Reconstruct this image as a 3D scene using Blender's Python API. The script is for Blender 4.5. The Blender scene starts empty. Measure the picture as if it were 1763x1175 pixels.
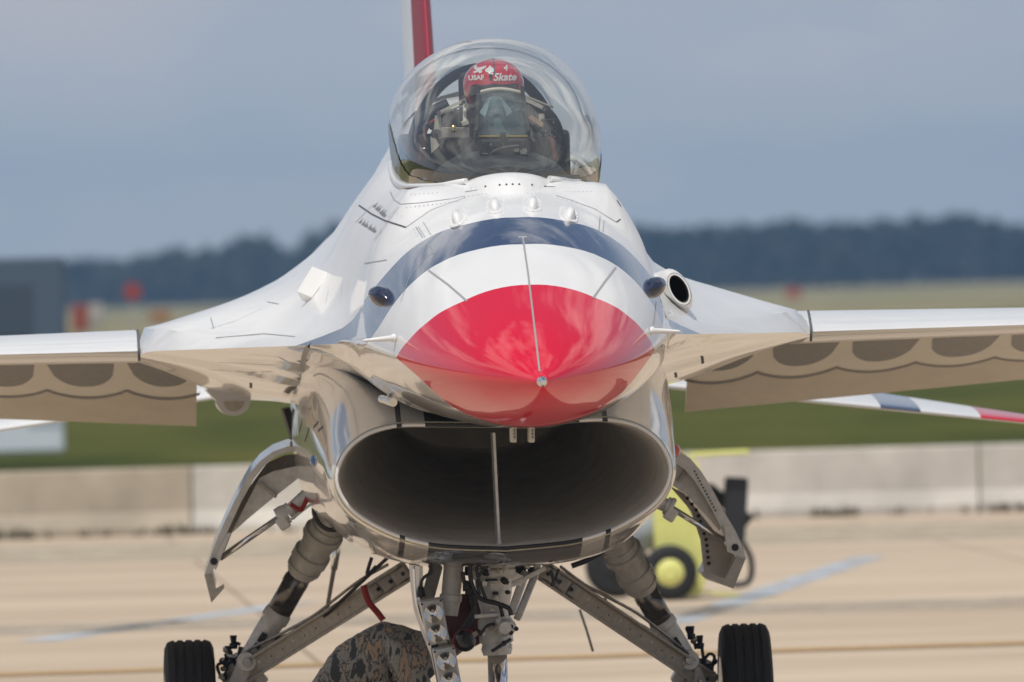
import bpy, bmesh, math, random
import numpy as np
from mathutils import Vector, Matrix
from mathutils.bvhtree import BVHTree
random.seed(7); np.random.seed(7)
R = math.radians
scene = bpy.context.scene
col = scene.collection

# ------------------------------------------------------------------ camera
FPX, PW, PH = 27600.0, 1763.0, 1175.0          # focal length in pixels of the photograph
AZ, DIST, EYE, ROLL = R(2.35), 62.0, 2.24, R(1.65)
CAM = Vector((-DIST*math.sin(AZ), -DIST*math.cos(AZ), EYE))
def cam_basis(yaw, pitch):
    F = Vector((math.sin(yaw)*math.cos(pitch), math.cos(yaw)*math.cos(pitch), math.sin(pitch)))
    R0 = Vector((math.cos(yaw), -math.sin(yaw), 0)); U0 = R0.cross(F)
    return F, R0*math.cos(ROLL)-U0*math.sin(ROLL), R0*math.sin(ROLL)+U0*math.cos(ROLL)
_yaw, _pitch = AZ, 0.0
for _ in range(20):
    CF, CR, CU = cam_basis(_yaw, _pitch)
    v = Vector((0, 0, 1.85))-CAM; d = v.dot(CF)
    _yaw += (PW/2+FPX*v.dot(CR)/d-933)/FPX; _pitch -= (PH/2-FPX*v.dot(CU)/d-657)/FPX
cam = bpy.data.cameras.new('camera'); co = bpy.data.objects.new('camera', cam); col.objects.link(co)
co.matrix_world = Matrix(((CR.x, CU.x, -CF.x, CAM.x), (CR.y, CU.y, -CF.y, CAM.y), (CR.z, CU.z, -CF.z, CAM.z), (0, 0, 0, 1)))
cam.sensor_width = 36; cam.lens = FPX/PW*36; cam.clip_start = 1; cam.clip_end = 20000
cam.dof.use_dof = True; cam.dof.focus_distance = 65.0; cam.dof.aperture_fstop = cam.lens/78.0
scene.camera = co

# ------------------------------------------------------------------ sky, sun, exposure
SUN_EL, SUN_AZ = R(67), R(205)                  # azimuth clockwise from +Y: in front of the jet, to the left of the camera
w = bpy.data.worlds.new('World'); scene.world = w; w.use_nodes = True
nt = w.node_tree; nt.nodes.clear()
def N(t, ty, **kw):
    n = t.nodes.new(ty)
    for k, v in kw.items():
        if k in n.inputs: n.inputs[k].default_value = v
        else: setattr(n, k, v)
    return n
sky = N(nt, 'ShaderNodeTexSky', sky_type='NISHITA', sun_disc=False, sun_elevation=SUN_EL, sun_rotation=SUN_AZ, air_density=1.0, dust_density=1.5, ozone_density=1.5)
tc = N(nt, 'ShaderNodeTexCoord')
sep = N(nt, 'ShaderNodeSeparateXYZ'); nt.links.new(tc.outputs['Generated'], sep.inputs[0])
mp = N(nt, 'ShaderNodeMapping'); mp.inputs['Scale'].default_value = (1, 1, 2.6); nt.links.new(tc.outputs['Generated'], mp.inputs[0])
n1 = N(nt, 'ShaderNodeTexNoise', Scale=3.2, Detail=7.0, Roughness=0.58); nt.links.new(mp.outputs[0], n1.inputs['Vector'])
r1 = N(nt, 'ShaderNodeValToRGB'); r1.color_ramp.elements[0].position = .46; r1.color_ramp.elements[1].position = .60
nt.links.new(n1.outputs[0], r1.inputs[0])
mx1 = N(nt, 'ShaderNodeMix', data_type='RGBA'); nt.links.new(r1.outputs[0], mx1.inputs[0]); nt.links.new(sky.outputs[0], mx1.inputs[6])
mx1.inputs[7].default_value = (10.5, 10.5, 10.5, 1)
# a distant grey-blue cloud bank stands round the horizon
n2 = N(nt, 'ShaderNodeTexNoise', Scale=5.0, Detail=5.0); nt.links.new(tc.outputs['Generated'], n2.inputs['Vector'])
ma = N(nt, 'ShaderNodeMath', operation='MULTIPLY_ADD'); nt.links.new(n2.outputs[0], ma.inputs[0]); ma.inputs[1].default_value = -.22; nt.links.new(sep.outputs[2], ma.inputs[2])
r2 = N(nt, 'ShaderNodeMapRange', interpolation_type='SMOOTHSTEP'); nt.links.new(ma.outputs[0], r2.inputs[0])
r2.inputs[1].default_value = .0; r2.inputs[2].default_value = .16; r2.inputs[3].default_value = 1; r2.inputs[4].default_value = 0
bank = N(nt, 'ShaderNodeValToRGB'); nt.links.new(sep.outputs[2], bank.inputs[0])
e = bank.color_ramp.elements; e[0].position = 0.0; e[0].color = (.58, .635, .69, 1); e[1].position = .03; e[1].color = (.455, .51, .595, 1)
e3 = bank.color_ramp.elements.new(.0); e3.color = (.58, .635, .69, 1)
n3 = N(nt, 'ShaderNodeTexNoise', Scale=26.0, Detail=4.0, Roughness=.55); 
mp3 = N(nt, 'ShaderNodeMapping'); mp3.inputs['Scale'].default_value = (1, 1, 3.0); nt.links.new(tc.outputs['Generated'], mp3.inputs[0]); nt.links.new(mp3.outputs[0], n3.inputs['Vector'])
r3 = N(nt, 'ShaderNodeValToRGB'); r3.color_ramp.elements[0].position = .38; r3.color_ramp.elements[1].position = .68
r3.color_ramp.elements[0].color = (.885, .945, 1, 1); r3.color_ramp.elements[1].color = (1.15, 1.07, 1.04, 1)
nt.links.new(n3.outputs[0], r3.inputs[0])
bm_ = N(nt, 'ShaderNodeMix', data_type='RGBA', blend_type='MULTIPLY'); bm_.inputs[0].default_value = 1
nt.links.new(bank.outputs[0], bm_.inputs[6]); nt.links.new(r3.outputs[0], bm_.inputs[7])
sc_ = N(nt, 'ShaderNodeMix', data_type='RGBA', blend_type='MULTIPLY'); sc_.inputs[0].default_value = 1; nt.links.new(bm_.outputs[2], sc_.inputs[6]); sc_.inputs[7].default_value = (12.3, 12.0, 11.8, 1)
mx2 = N(nt, 'ShaderNodeMix', data_type='RGBA'); nt.links.new(r2.outputs[0], mx2.inputs[0]); nt.links.new(mx1.outputs[2], mx2.inputs[6]); nt.links.new(sc_.outputs[2], mx2.inputs[7])
bg = N(nt, 'ShaderNodeBackground', Strength=0.073); nt.links.new(mx2.outputs[2], bg.inputs[0])
nt.links.new(bg.outputs[0], N(nt, 'ShaderNodeOutputWorld').inputs[0])
sl = bpy.data.lights.new('sun', 'SUN'); sl.energy = 2.95; sl.angle = R(.5); sl.color = (1, .955, .88)
so = bpy.data.objects.new('sun', sl); col.objects.link(so)
SUNV = Vector((math.sin(SUN_AZ)*math.cos(SUN_EL), math.cos(SUN_AZ)*math.cos(SUN_EL), math.sin(SUN_EL)))
so.rotation_euler = SUNV.to_track_quat('Z', 'Y').to_euler(); so.location = (0, 0, 60)
vs = scene.view_settings; vs.view_transform = 'Standard'; vs.look = 'None'; vs.gamma = 1; vs.use_curve_mapping = False; vs.exposure = 0.0
scene.cycles.max_bounces = 10; scene.cycles.transparent_max_bounces = 24; scene.cycles.use_denoising = True
scene.cycles.caustics_reflective = False; scene.cycles.caustics_refractive = False

# ------------------------------------------------------------------ helpers
def ray(px, py):
    return (CF*FPX + CR*(px-PW/2) - CU*(py-PH/2)).normalized()
def P(px, py, y):
    """the point of the plane Y = y seen at that place of the photograph"""
    r = ray(px, py); return CAM + r*((y-CAM.y)/r.y)
def G(px, py, z=0.0):
    r = ray(px, py); return CAM + r*((z-CAM.z)/r.z)

def mat(name, base=(.5, .5, .5), rough=.5, metal=0.0, coat=0.0, coat_rough=.03, spec=.5, noise=0, nscale=20, bump=0, bscale=60, ior=1.5, col2=None, aniso=None):
    m = bpy.data.materials.new(name); m.use_nodes = True; t = m.node_tree; b = t.nodes['Principled BSDF']
    b.inputs['Base Color'].default_value = (*base, 1); b.inputs['Roughness'].default_value = rough; b.inputs['Metallic'].default_value = metal
    b.inputs['Coat Weight'].default_value = coat; b.inputs['Coat Roughness'].default_value = coat_rough; b.inputs['Specular IOR Level'].default_value = spec
    b.inputs['IOR'].default_value = ior
    c = N(t, 'ShaderNodeTexCoord')
    if noise or col2:
        n = N(t, 'ShaderNodeTexNoise', Scale=nscale, Detail=6.0, Roughness=.6); t.links.new(c.outputs['Object'], n.inputs['Vector'])
        x = N(t, 'ShaderNodeMix', data_type='RGBA'); r = N(t, 'ShaderNodeMapRange'); r.inputs[1].default_value = .35; r.inputs[2].default_value = .65
        t.links.new(n.outputs[0], r.inputs[0]); t.links.new(r.outputs[0], x.inputs[0])
        x.inputs[6].default_value = (*base, 1); x.inputs[7].default_value = (*(col2 or tuple(v*(1-noise) for v in base)), 1)
        t.links.new(x.outputs[2], b.inputs['Base Color'])
    if bump:
        n = N(t, 'ShaderNodeTexNoise', Scale=bscale, Detail=4.0); t.links.new(c.outputs['Object'], n.inputs['Vector'])
        u = N(t, 'ShaderNodeBump', Strength=bump, Distance=.01); t.links.new(n.outputs[0], u.inputs['Height']); t.links.new(u.outputs[0], b.inputs['Normal'])
    return m

class MB:
    def __init__(s): s.v = []; s.f = []; s.m = []; s.sm = []
    def add(s, vs_, fs, mi=0, smooth=False):
        o = len(s.v); s.v += [tuple(p) for p in vs_]
        for f in fs: s.f.append(tuple(i+o for i in f)); s.m.append(mi); s.sm.append(smooth)
    def box(s, c, size, rot=None, mi=0, bev=0):
        hx, hy, hz = [k/2 for k in size]; c = Vector(c)
        if bev:
            b = bmesh.new(); bmesh.ops.create_cube(b, size=1); bmesh.ops.scale(b, vec=size, verts=b.verts)
            bmesh.ops.bevel(b, geom=list(b.edges), offset=bev, segments=2, affect='EDGES', profile=.5)
            vs_ = [v.co.copy() for v in b.verts]; fs = [[q.index for q in f.verts] for f in b.faces]; b.verts.index_update(); fs = [[q.index for q in f.verts] for f in b.faces]; b.free()
        else:
            vs_ = [Vector((x*hx, y*hy, z*hz)) for x in (-1, 1) for y in (-1, 1) for z in (-1, 1)]
            fs = [(0, 1, 3, 2), (4, 6, 7, 5), (0, 4, 5, 1), (2, 3, 7, 6), (0, 2, 6, 4), (1, 5, 7, 3)]
        if rot is not None: vs_ = [rot @ v for v in vs_]
        s.add([c+v for v in vs_], fs, mi)
    def beam(s, a, b, wd, ht, up=(0, -1, 0), mi=0, bev=0):
        """box beam from a to b; wd across, ht along the direction closest to up"""
        a = Vector(a); b = Vector(b); z = (b-a).normalized(); u = Vector(up); u = (u-z*u.dot(z)).normalized(); x = u.cross(z)
        m = Matrix((x, u, z)).transposed()
        s.box((a+b)/2, (wd, ht, (b-a).length), m, mi, bev)
    def lathe(s, a, b, prof, n=20, mi=0, smooth=True, caps=True):
        """prof: (t along a>b, radius)"""
        a = Vector(a); b = Vector(b); z = (b-a); L = z.length; z.normalize()
        x = z.orthogonal().normalized(); y = z.cross(x); o = len(s.v); rows = []
        for t, r in prof:
            c = a+z*(t*L); rows.append([len(s.v)+i for i in range(n)])
            s.v += [tuple(c+(x*math.cos(2*math.pi*i/n)+y*math.sin(2*math.pi*i/n))*r) for i in range(n)]
        for p, q in zip(rows, rows[1:]):
            for i in range(n): s.f.append((p[i], p[(i+1) % n], q[(i+1) % n], q[i])); s.m.append(mi); s.sm.append(smooth)
        if caps:
            s.f.append(tuple(reversed(rows[0]))); s.m.append(mi); s.sm.append(False); s.f.append(tuple(rows[-1])); s.m.append(mi); s.sm.append(False)
    def cyl(s, a, b, r, r2=None, n=16, mi=0): s.lathe(a, b, [(0, r), (1, r if r2 is None else r2)], n, mi)
    def tube(s, pts, r, n=8, mi=0, spline=True):
        pts = [Vector(p) for p in pts]
        if spline and len(pts) > 2: pts = catmull(pts, 6)
        rr = r if hasattr(r, '__len__') else [r]*len(pts)
        if len(rr) != len(pts): rr = list(np.interp(np.linspace(0, 1, len(pts)), np.linspace(0, 1, len(rr)), rr))
        rows = []; x = None
        for i, p in enumerate(pts):
            t = (pts[min(i+1, len(pts)-1)]-pts[max(i-1, 0)]).normalized()
            x = (x-t*x.dot(t)).normalized() if x is not None else t.orthogonal().normalized()
            y = t.cross(x); rows.append([len(s.v)+k for k in range(n)])
            s.v += [tuple(p+(x*math.cos(2*math.pi*k/n)+y*math.sin(2*math.pi*k/n))*rr[i]) for k in range(n)]
        for p, q in zip(rows, rows[1:]):
            for k in range(n): s.f.append((p[k], p[(k+1) % n], q[(k+1) % n], q[k])); s.m.append(mi); s.sm.append(True)
        for rw in (rows[0][::-1], rows[-1]): s.f.append(tuple(rw)); s.m.append(mi); s.sm.append(False)
    def prism(s, poly, off, mi=0):
        """closed polygon extruded by the vector off"""
        poly = [Vector(p) for p in poly]; off = Vector(off); n = len(poly); o = len(s.v)
        s.v += [tuple(p) for p in poly]+[tuple(p+off) for p in poly]
        fs = [tuple(range(n)), tuple(range(2*n-1, n-1, -1))]+[(i+n, (i+1) % n+n, (i+1) % n, i) for i in range(n)]
        for f in fs: s.f.append(tuple(k+o for k in f)); s.m.append(mi); s.sm.append(False)
    def grid(s, rows, mi=0, smooth=True, closed=False, flip=False, mfun=None):
        o = len(s.v); n = len(rows[0]); s.v += [tuple(p) for r in rows for p in r]
        for i in range(len(rows)-1):
            for j in range(n if closed else n-1):
                k = (j+1) % n; f = (o+i*n+j, o+i*n+k, o+(i+1)*n+k, o+(i+1)*n+j)
                s.f.append(f[::-1] if flip else f); s.m.append(mfun(i, j) if mfun else mi); s.sm.append(smooth)
    def ball(s, c, r, n=16, mi=0, rot=None):
        c = Vector(c); r = Vector(r) if hasattr(r, '__len__') else Vector((r, r, r)); rows = []
        for i in range(n//2+1):
            th = math.pi*i/(n//2); rows.append([])
            for k in range(n):
                v = Vector((r.x*math.sin(th)*math.cos(2*math.pi*k/n), r.y*math.sin(th)*math.sin(2*math.pi*k/n), r.z*math.cos(th)))
                rows[-1].append(c+(rot @ v if rot is not None else v))
        s.grid(rows, mi, True, True, True)
    def build(s, name, mats, parent=None, fix=True):
        me = bpy.data.meshes.new(name); me.from_pydata(s.v, [], s.f)
        for m in (mats if isinstance(mats, (list, tuple)) else [mats]): me.materials.append(m)
        me.polygons.foreach_set('material_index', s.m); me.polygons.foreach_set('use_smooth', s.sm)
        if fix:
            b = bmesh.new(); b.from_mesh(me); bmesh.ops.remove_doubles(b, verts=b.verts, dist=1e-5); bmesh.ops.dissolve_degenerate(b, dist=1e-6, edges=b.edges)
            if fix == 'loft':                     # already consistent: only turn the whole skin outward
                if b.calc_volume(signed=True) < 0: bmesh.ops.reverse_faces(b, faces=b.faces)
            else: bmesh.ops.recalc_face_normals(b, faces=b.faces)
            b.to_mesh(me); b.free()
        me.update(); o = bpy.data.objects.new(name, me); col.objects.link(o)
        if parent: o.parent = parent
        return o
def catmull(p, n):
    out = []
    for i in range(len(p)-1):
        a = p[max(i-1, 0)]; b = p[i]; c = p[i+1]; d = p[min(i+2, len(p)-1)]
        for k in range(n):
            t = k/n; out.append(.5*((2*b)+(c-a)*t+(2*a-5*b+4*c-d)*t*t+(3*b-a-3*c+d)*t**3))
    return out+[p[-1]]
def tag(o, label=None, cat=None, group=None, kind=None):
    for k, v in (('label', label), ('category', cat), ('group', group), ('kind', kind)):
        if v: o[k] = v
    return o
def thing(name, label, cat, loc=(0, 0, 0), rz=0, group=None):
    o = bpy.data.objects.new(name, None); col.objects.link(o); o.location = loc; o.rotation_euler = (0, 0, rz)
    return tag(o, label, cat, group)
def pchip(xs, ys, x):
    """monotone cubic through columns of ys (n x k) at positions x"""
    xs = np.asarray(xs, float); ys = np.asarray(ys, float); x = np.asarray(x, float)
    h = np.diff(xs)[:, None]; dl = np.diff(ys, axis=0)/h; m = np.zeros_like(ys); m[0] = dl[0]; m[-1] = dl[-1]
    for i in range(1, len(xs)-1):
        same = dl[i-1]*dl[i] > 0; w1 = 2*h[i]+h[i-1]; w2 = h[i]+2*h[i-1]
        with np.errstate(divide='ignore', invalid='ignore'): hm = (w1+w2)/(w1/dl[i-1]+w2/dl[i])
        m[i] = np.where(same, hm, 0)
    i = np.clip(np.searchsorted(xs, x, side='right')-1, 0, len(xs)-2); t = ((x-xs[i])/h[i, 0])[:, None]; hh = h[i]
    return (2*t**3-3*t**2+1)*ys[i]+(t**3-2*t**2+t)*hh*m[i]+(-2*t**3+3*t**2)*ys[i+1]+(t**3-t**2)*hh*m[i+1]
def resample(pl, n):
    pl = [Vector((a, b, 0)) for a, b in pl]
    if len(pl) > 2: pl = catmull(pl, 8)
    d = [0]
    for a, b in zip(pl, pl[1:]): d.append(d[-1]+(b-a).length)
    t = np.linspace(0, d[-1], n)
    return np.stack([np.interp(t, d, [p.x for p in pl]), np.interp(t, d, [p.y for p in pl])], 1)

# ------------------------------------------------------------------ materials
M = {}
M['white'] = mat('white_gloss_paint', (.80, .80, .795), .36, coat=.52, coat_rough=.05, spec=.3, noise=.05, nscale=3)
M['red'] = mat('red_gloss_paint', (.68, .002, .026), .35, coat=.8, coat_rough=.012, spec=.05)
M['red'].node_tree.nodes['Principled BSDF'].inputs['Coat IOR'].default_value = 1.8
M['navy'] = mat('navy_gloss_paint', (.022, .042, .105), .25, coat=1, coat_rough=.02, spec=.9)
M['navy'].node_tree.nodes['Principled BSDF'].inputs['Coat IOR'].default_value = 1.9
M['bare'] = mat('polished_white_metal', (.80, .78, .745), .16, metal=.42, coat=.7, coat_rough=.03, noise=.06, nscale=6)
M['dark'] = mat('black_rubbery', (.012, .012, .013), .6)
M['cockpit'] = mat('cockpit_grey', (.018, .022, .025), .6, noise=.3, nscale=30)
M['duct'] = mat('duct_grey', (.72, .69, .635), .6, noise=.16, nscale=9)
M['cream'] = mat('cream_enamel', (.60, .57, .48), .4, noise=.15, nscale=30)
M['gear'] = mat('gear_grey_white_paint', (.62, .61, .58), .38, noise=.20, nscale=30, bump=.04, bscale=70, coat=.3)
M['gear2'] = mat('gear_grimy_paint', (.40, .37, .32), .45, noise=.22, nscale=40, bump=.05, bscale=90)
M['chrome'] = mat('chrome', (.75, .76, .78), .08, metal=1)
M['steel'] = mat('dull_steel', (.35, .34, .33), .3, metal=1, noise=.4, nscale=30)
M['tyre'] = mat('tyre_rubber', (.020, .020, .021), .75, noise=.3, nscale=40, bump=.15, bscale=120)
M['hose'] = mat('hose', (.02, .02, .024), .5)
M['line'] = mat('panel_gap', (.10, .10, .11), .6)
M['faint'] = mat('panel_seam', (.33, .34, .36), .5)
M['strip'] = mat('metal_strip', (.46, .45, .44), .35, metal=.4)
M['bronze'] = mat('bronze_frame', (.13, .10, .025), .25, metal=.4, noise=.5, nscale=18, coat=.5)
M['redtag'] = mat('red_ribbon', (.25, .015, .01), .7)
M['blue_lens'] = mat('blue_lens', (.005, .10, .30), .08, coat=1)
M['red_lens'] = mat('red_lens', (.45, .03, .012), .08, coat=1)
M['seal'] = mat('cream_seal', (.50, .47, .36), .5, noise=.3, nscale=60)

def transp(name, tint, ior, rough=.0, refl=1.0, body=0.0, bcol=(.5, .5, .47)):
    m = bpy.data.materials.new(name); m.use_nodes = True; t = m.node_tree; t.nodes.clear()
    a = N(t, 'ShaderNodeBsdfTransparent'); a.inputs[0].default_value = (*tint, 1); g = N(t, 'ShaderNodeBsdfGlossy', Roughness=rough)
    g.inputs[0].default_value = (refl, refl, refl, 1)
    r0 = ((ior-1)/(ior+1))**2                     # Schlick reflectance, the same from both faces of a thin pane
    ge = N(t, 'ShaderNodeNewGeometry'); dt = N(t, 'ShaderNodeVectorMath', operation='DOT_PRODUCT'); t.links.new(ge.outputs['Incoming'], dt.inputs[0]); t.links.new(ge.outputs['Normal'], dt.inputs[1])
    ab = N(t, 'ShaderNodeMath', operation='ABSOLUTE'); t.links.new(dt.outputs['Value'], ab.inputs[0]); om = N(t, 'ShaderNodeMath', operation='SUBTRACT'); om.inputs[0].default_value = 1; t.links.new(ab.outputs[0], om.inputs[1])
    pw = N(t, 'ShaderNodeMath', operation='POWER'); pw.inputs[1].default_value = 5; t.links.new(om.outputs[0], pw.inputs[0]); fr = N(t, 'ShaderNodeMath', operation='MULTIPLY_ADD'); t.links.new(pw.outputs[0], fr.inputs[0]); fr.inputs[1].default_value = 1-r0; fr.inputs[2].default_value = r0
    x = N(t, 'ShaderNodeMixShader'); t.links.new(fr.outputs[0], x.inputs[0]); t.links.new(a.outputs[0], x.inputs[1]); t.links.new(g.outputs[0], x.inputs[2])
    o = x
    if body:
        d = N(t, 'ShaderNodeBsdfDiffuse'); d.inputs[0].default_value = (*bcol, 1); x2 = N(t, 'ShaderNodeMixShader'); x2.inputs[0].default_value = body
        t.links.new(x.outputs[0], x2.inputs[1]); t.links.new(d.outputs[0], x2.inputs[2]); o = x2
    t.links.new(o.outputs[0], N(t, 'ShaderNodeOutputMaterial').inputs[0]); return m
M['canopy'] = transp('canopy_acrylic', (.92, .93, .91), 1.75, body=.055)
M['hud'] = transp('combiner_glass', (.52, .66, .66), 1.8, body=.17, bcol=(.20, .36, .40))
M['lens'] = transp('lamp_lens', (.93, .94, .95), 1.5)

# ------------------------------------------------------------------ ground, apron, field
def ground_mat(name, c1, c2, sx, sy, sc, rough=.8, spots=0):
    m = bpy.data.materials.new(name); m.use_nodes = True; t = m.node_tree; b = t.nodes['Principled BSDF']; b.inputs['Roughness'].default_value = rough; b.inputs['Specular IOR Level'].default_value = .08
    c = N(t, 'ShaderNodeTexCoord'); mp = N(t, 'ShaderNodeMapping'); mp.inputs['Scale'].default_value = (sx, sy, 1); t.links.new(c.outputs['Object'], mp.inputs[0])
    n = N(t, 'ShaderNodeTexNoise', Scale=sc, Detail=8.0, Roughness=.65); t.links.new(mp.outputs[0], n.inputs[0])
    r = N(t, 'ShaderNodeValToRGB'); r.color_ramp.elements[0].position = .36; r.color_ramp.elements[1].position = .66
    r.color_ramp.elements[0].color = (*c1, 1); r.color_ramp.elements[1].color = (*c2, 1); t.links.new(n.outputs[0], r.inputs[0])
    t.links.new(r.outputs[0], b.inputs['Base Color']); return m, t, r
gm, _, _ = ground_mat('grass_dark', (.040, .053, .004), (.098, .097, .013), .2, .03, 1.2, .9)
fm, _, _ = ground_mat('grass_dry', (.14, .145, .06), (.34, .28, .16), .03, .004, 1.6, .9)
am, at, ar = ground_mat('concrete', (.43, .34, .25), (.565, .46, .35), .10, .32, .9, .85)
# slab joints every six metres, slightly darker
b = at.nodes['Principled BSDF']; cc = N(at, 'ShaderNodeTexCoord'); sp = N(at, 'ShaderNodeSeparateXYZ'); at.links.new(cc.outputs['Object'], sp.inputs[0])
prev = ar.outputs[0]
for ax in (0, 1):
    a1 = N(at, 'ShaderNodeMath', operation='PINGPONG'); a1.inputs[1].default_value = 3.05; at.links.new(sp.outputs[ax], a1.inputs[0])
    a2 = N(at, 'ShaderNodeMath', operation='LESS_THAN'); a2.inputs[1].default_value = .018; at.links.new(a1.outputs[0], a2.inputs[0])
    x = N(at, 'ShaderNodeMix', data_type='RGBA', blend_type='MULTIPLY'); at.links.new(a2.outputs[0], x.inputs[0]); at.links.new(prev, x.inputs[6]); x.inputs[7].default_value = (.62, .59, .56, 1); prev = x.outputs[2]
at.links.new(prev, b.inputs['Base Color'])
def sheet(name, x0, x1, y0, y1, z, m, kind='structure', nx=1, ny=1):
    o = MB(); rows = [[(x0+(x1-x0)*i/nx, y0+(y1-y0)*j/ny, z) for i in range(nx+1)] for j in range(ny+1)]; o.grid(rows, smooth=False)
    q = o.build(name, m); return tag(q, kind=kind)
YB = G(880, 905).y                                # the foot of the barrier line
tag(sheet('ground', -3200, 3200, -400, 5200, -.06, gm, nx=8, ny=14), 'dark green mown grass of the airfield, reaching the horizon')
tag(sheet('concrete_apron', -260, 260, -300, YB+1.2, 0.0, am, nx=10, ny=10), 'sunlit tan concrete apron under the jet')
tag(sheet('dry_grass_field', -1600, 1600, 735, 2600, .0, fm, nx=8, ny=8), 'pale yellow dry grass far across the airfield')
def painted(name, a, b, wd, c, label, worn=.5, z=.004):
    a = Vector((a.x, a.y, z)); b = Vector((b.x, b.y, z)); n = Vector((-(b-a).y, (b-a).x, 0)).normalized()*wd/2
    m = bpy.data.materials.new(name+'_paint'); m.use_nodes = True; t = m.node_tree; p = t.nodes['Principled BSDF']; p.inputs['Base Color'].default_value = (*c, 1); p.inputs['Roughness'].default_value = .7
    cd = N(t, 'ShaderNodeTexCoord'); mp_ = N(t, 'ShaderNodeMapping'); mp_.inputs['Scale'].default_value = (1, .35, 1); ns = N(t, 'ShaderNodeTexNoise', Scale=2.2, Detail=8.0, Roughness=.7); t.links.new(cd.outputs['Object'], mp_.inputs[0]); t.links.new(mp_.outputs[0], ns.inputs[0])
    mr = N(t, 'ShaderNodeMapRange'); mr.inputs[1].default_value = .3; mr.inputs[2].default_value = .62; mr.inputs[3].default_value = 1-worn; mr.inputs[4].default_value = 1; t.links.new(ns.outputs[0], mr.inputs[0])
    t.links.new(mr.outputs[0], p.inputs['Alpha'])
    o = MB(); k = 12; o.grid([[a+(b-a)*i/k-n, a+(b-a)*i/k+n] for i in range(k+1)], smooth=False); q = o.build(name, m); tag(q, label, kind='structure')
painted('blue_line', G(1155, 1075), G(1500, 958), .26, (.47, .53, .60), 'worn blue painted line crossing the apron behind the jet', .88)
painted('blue_line', G(60, 1105), G(520, 1038), .26, (.48, .56, .64), 'faint worn blue painted line on the apron at the left', .75)
ya, yb = G(-250, 1171), G(2000, 1101)
painted('taxi_line_border', ya, yb, 1.15, (.41, .29, .175), 'tan-brown stained border of the taxi line', .75, .004)
painted('taxi_line', ya, yb, .42, (.55, .33, .09), 'worn ochre taxi line running across the apron', .45, .008)
painted('stain_band', G(-250, 1093), G(2000, 1030), 3.2, (.46, .39, .30), 'faint darker band of stained concrete', .9, .004)
painted('stain_band', G(-250, 965), G(2000, 905), 9.0, (.50, .43, .31), 'darker dusty concrete strip before the barrier', .75, .004)

# concrete barrier blocks, one thing each
def barrier(px0, px1, c, label, dark):
    a = G(px0, 905-.028*(px0-880)); b = G(px1, 905-.028*(px1-880)); L = (b-a).length-.018; ang = math.atan2(b.y-a.y, b.x-a.x)
    m = mat('barrier_concrete', c, .85, noise=.30, nscale=1.3, bump=.3, bscale=8)
    t = m.node_tree
    o = MB(); hgt = .62
    prof = [(-.30, 0), (-.30, .07), (-.17, .22), (-.12, hgt-.02), (-.10, hgt), (.10, hgt), (.12, hgt-.02), (.17, .22), (.30, .07), (.30, 0)]
    n = len(prof); e0 = [(-L/2, y, z) for y, z in prof]; e1 = [(L/2, y, z) for y, z in prof]
    o.grid([e0, e1], closed=True, smooth=False); o.add(e0, [tuple(range(n))]); o.add(e1, [tuple(range(n))])
    q = o.build('concrete_barrier', m); q.location = ((a.x+b.x)/2, (a.y+b.y)/2+.3, 0); q.rotation_euler.z = ang
    tag(q, label, 'barrier', 'concrete barrier blocks along the apron edge')
    return q
barrier(-343, 335, (.48, .41, .31), 'tan concrete barrier block at the left picture edge, darker than the block beside it', 1)
barrier(335, 1012, (.62, .58, .51), 'pale concrete barrier block half hidden behind the jet inlet and gear', 0)
barrier(1012, 1692, (.62, .57, .51), 'light grey concrete barrier block behind the yellow cart, right of the jet', 0)
barrier(1692, 2370, (.61, .56, .50), 'light grey concrete barrier block at the right picture edge', 0)
# weeds along the barrier foot
wd = MB()
for i in range(900):
    px = random.uniform(-150, 1950); dens = .10+.9*(math.sin(px*.031+1)*math.sin(px*.0083+2) > .25)
    if random.random() > dens: continue
    g = G(px, 905-.028*(px-880)); g.y += random.uniform(-.25, .0); hgt = random.uniform(.03, .13); a = random.uniform(0, 6.3); dx, dy = math.cos(a)*.04, math.sin(a)*.04
    wd.add([(g.x-dx, g.y-dy, 0), (g.x+dx, g.y+dy, 0), (g.x+dx*.6+random.uniform(-.03, .03), g.y+random.uniform(-.05, .03), hgt)], [(0, 1, 2)])
tag(wd.build('weeds', mat('dry_weeds', (.17, .15, .10), .9, noise=.4, nscale=3), fix=False), 'dry weeds and grit along the foot of the barrier', kind='stuff')

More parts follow.
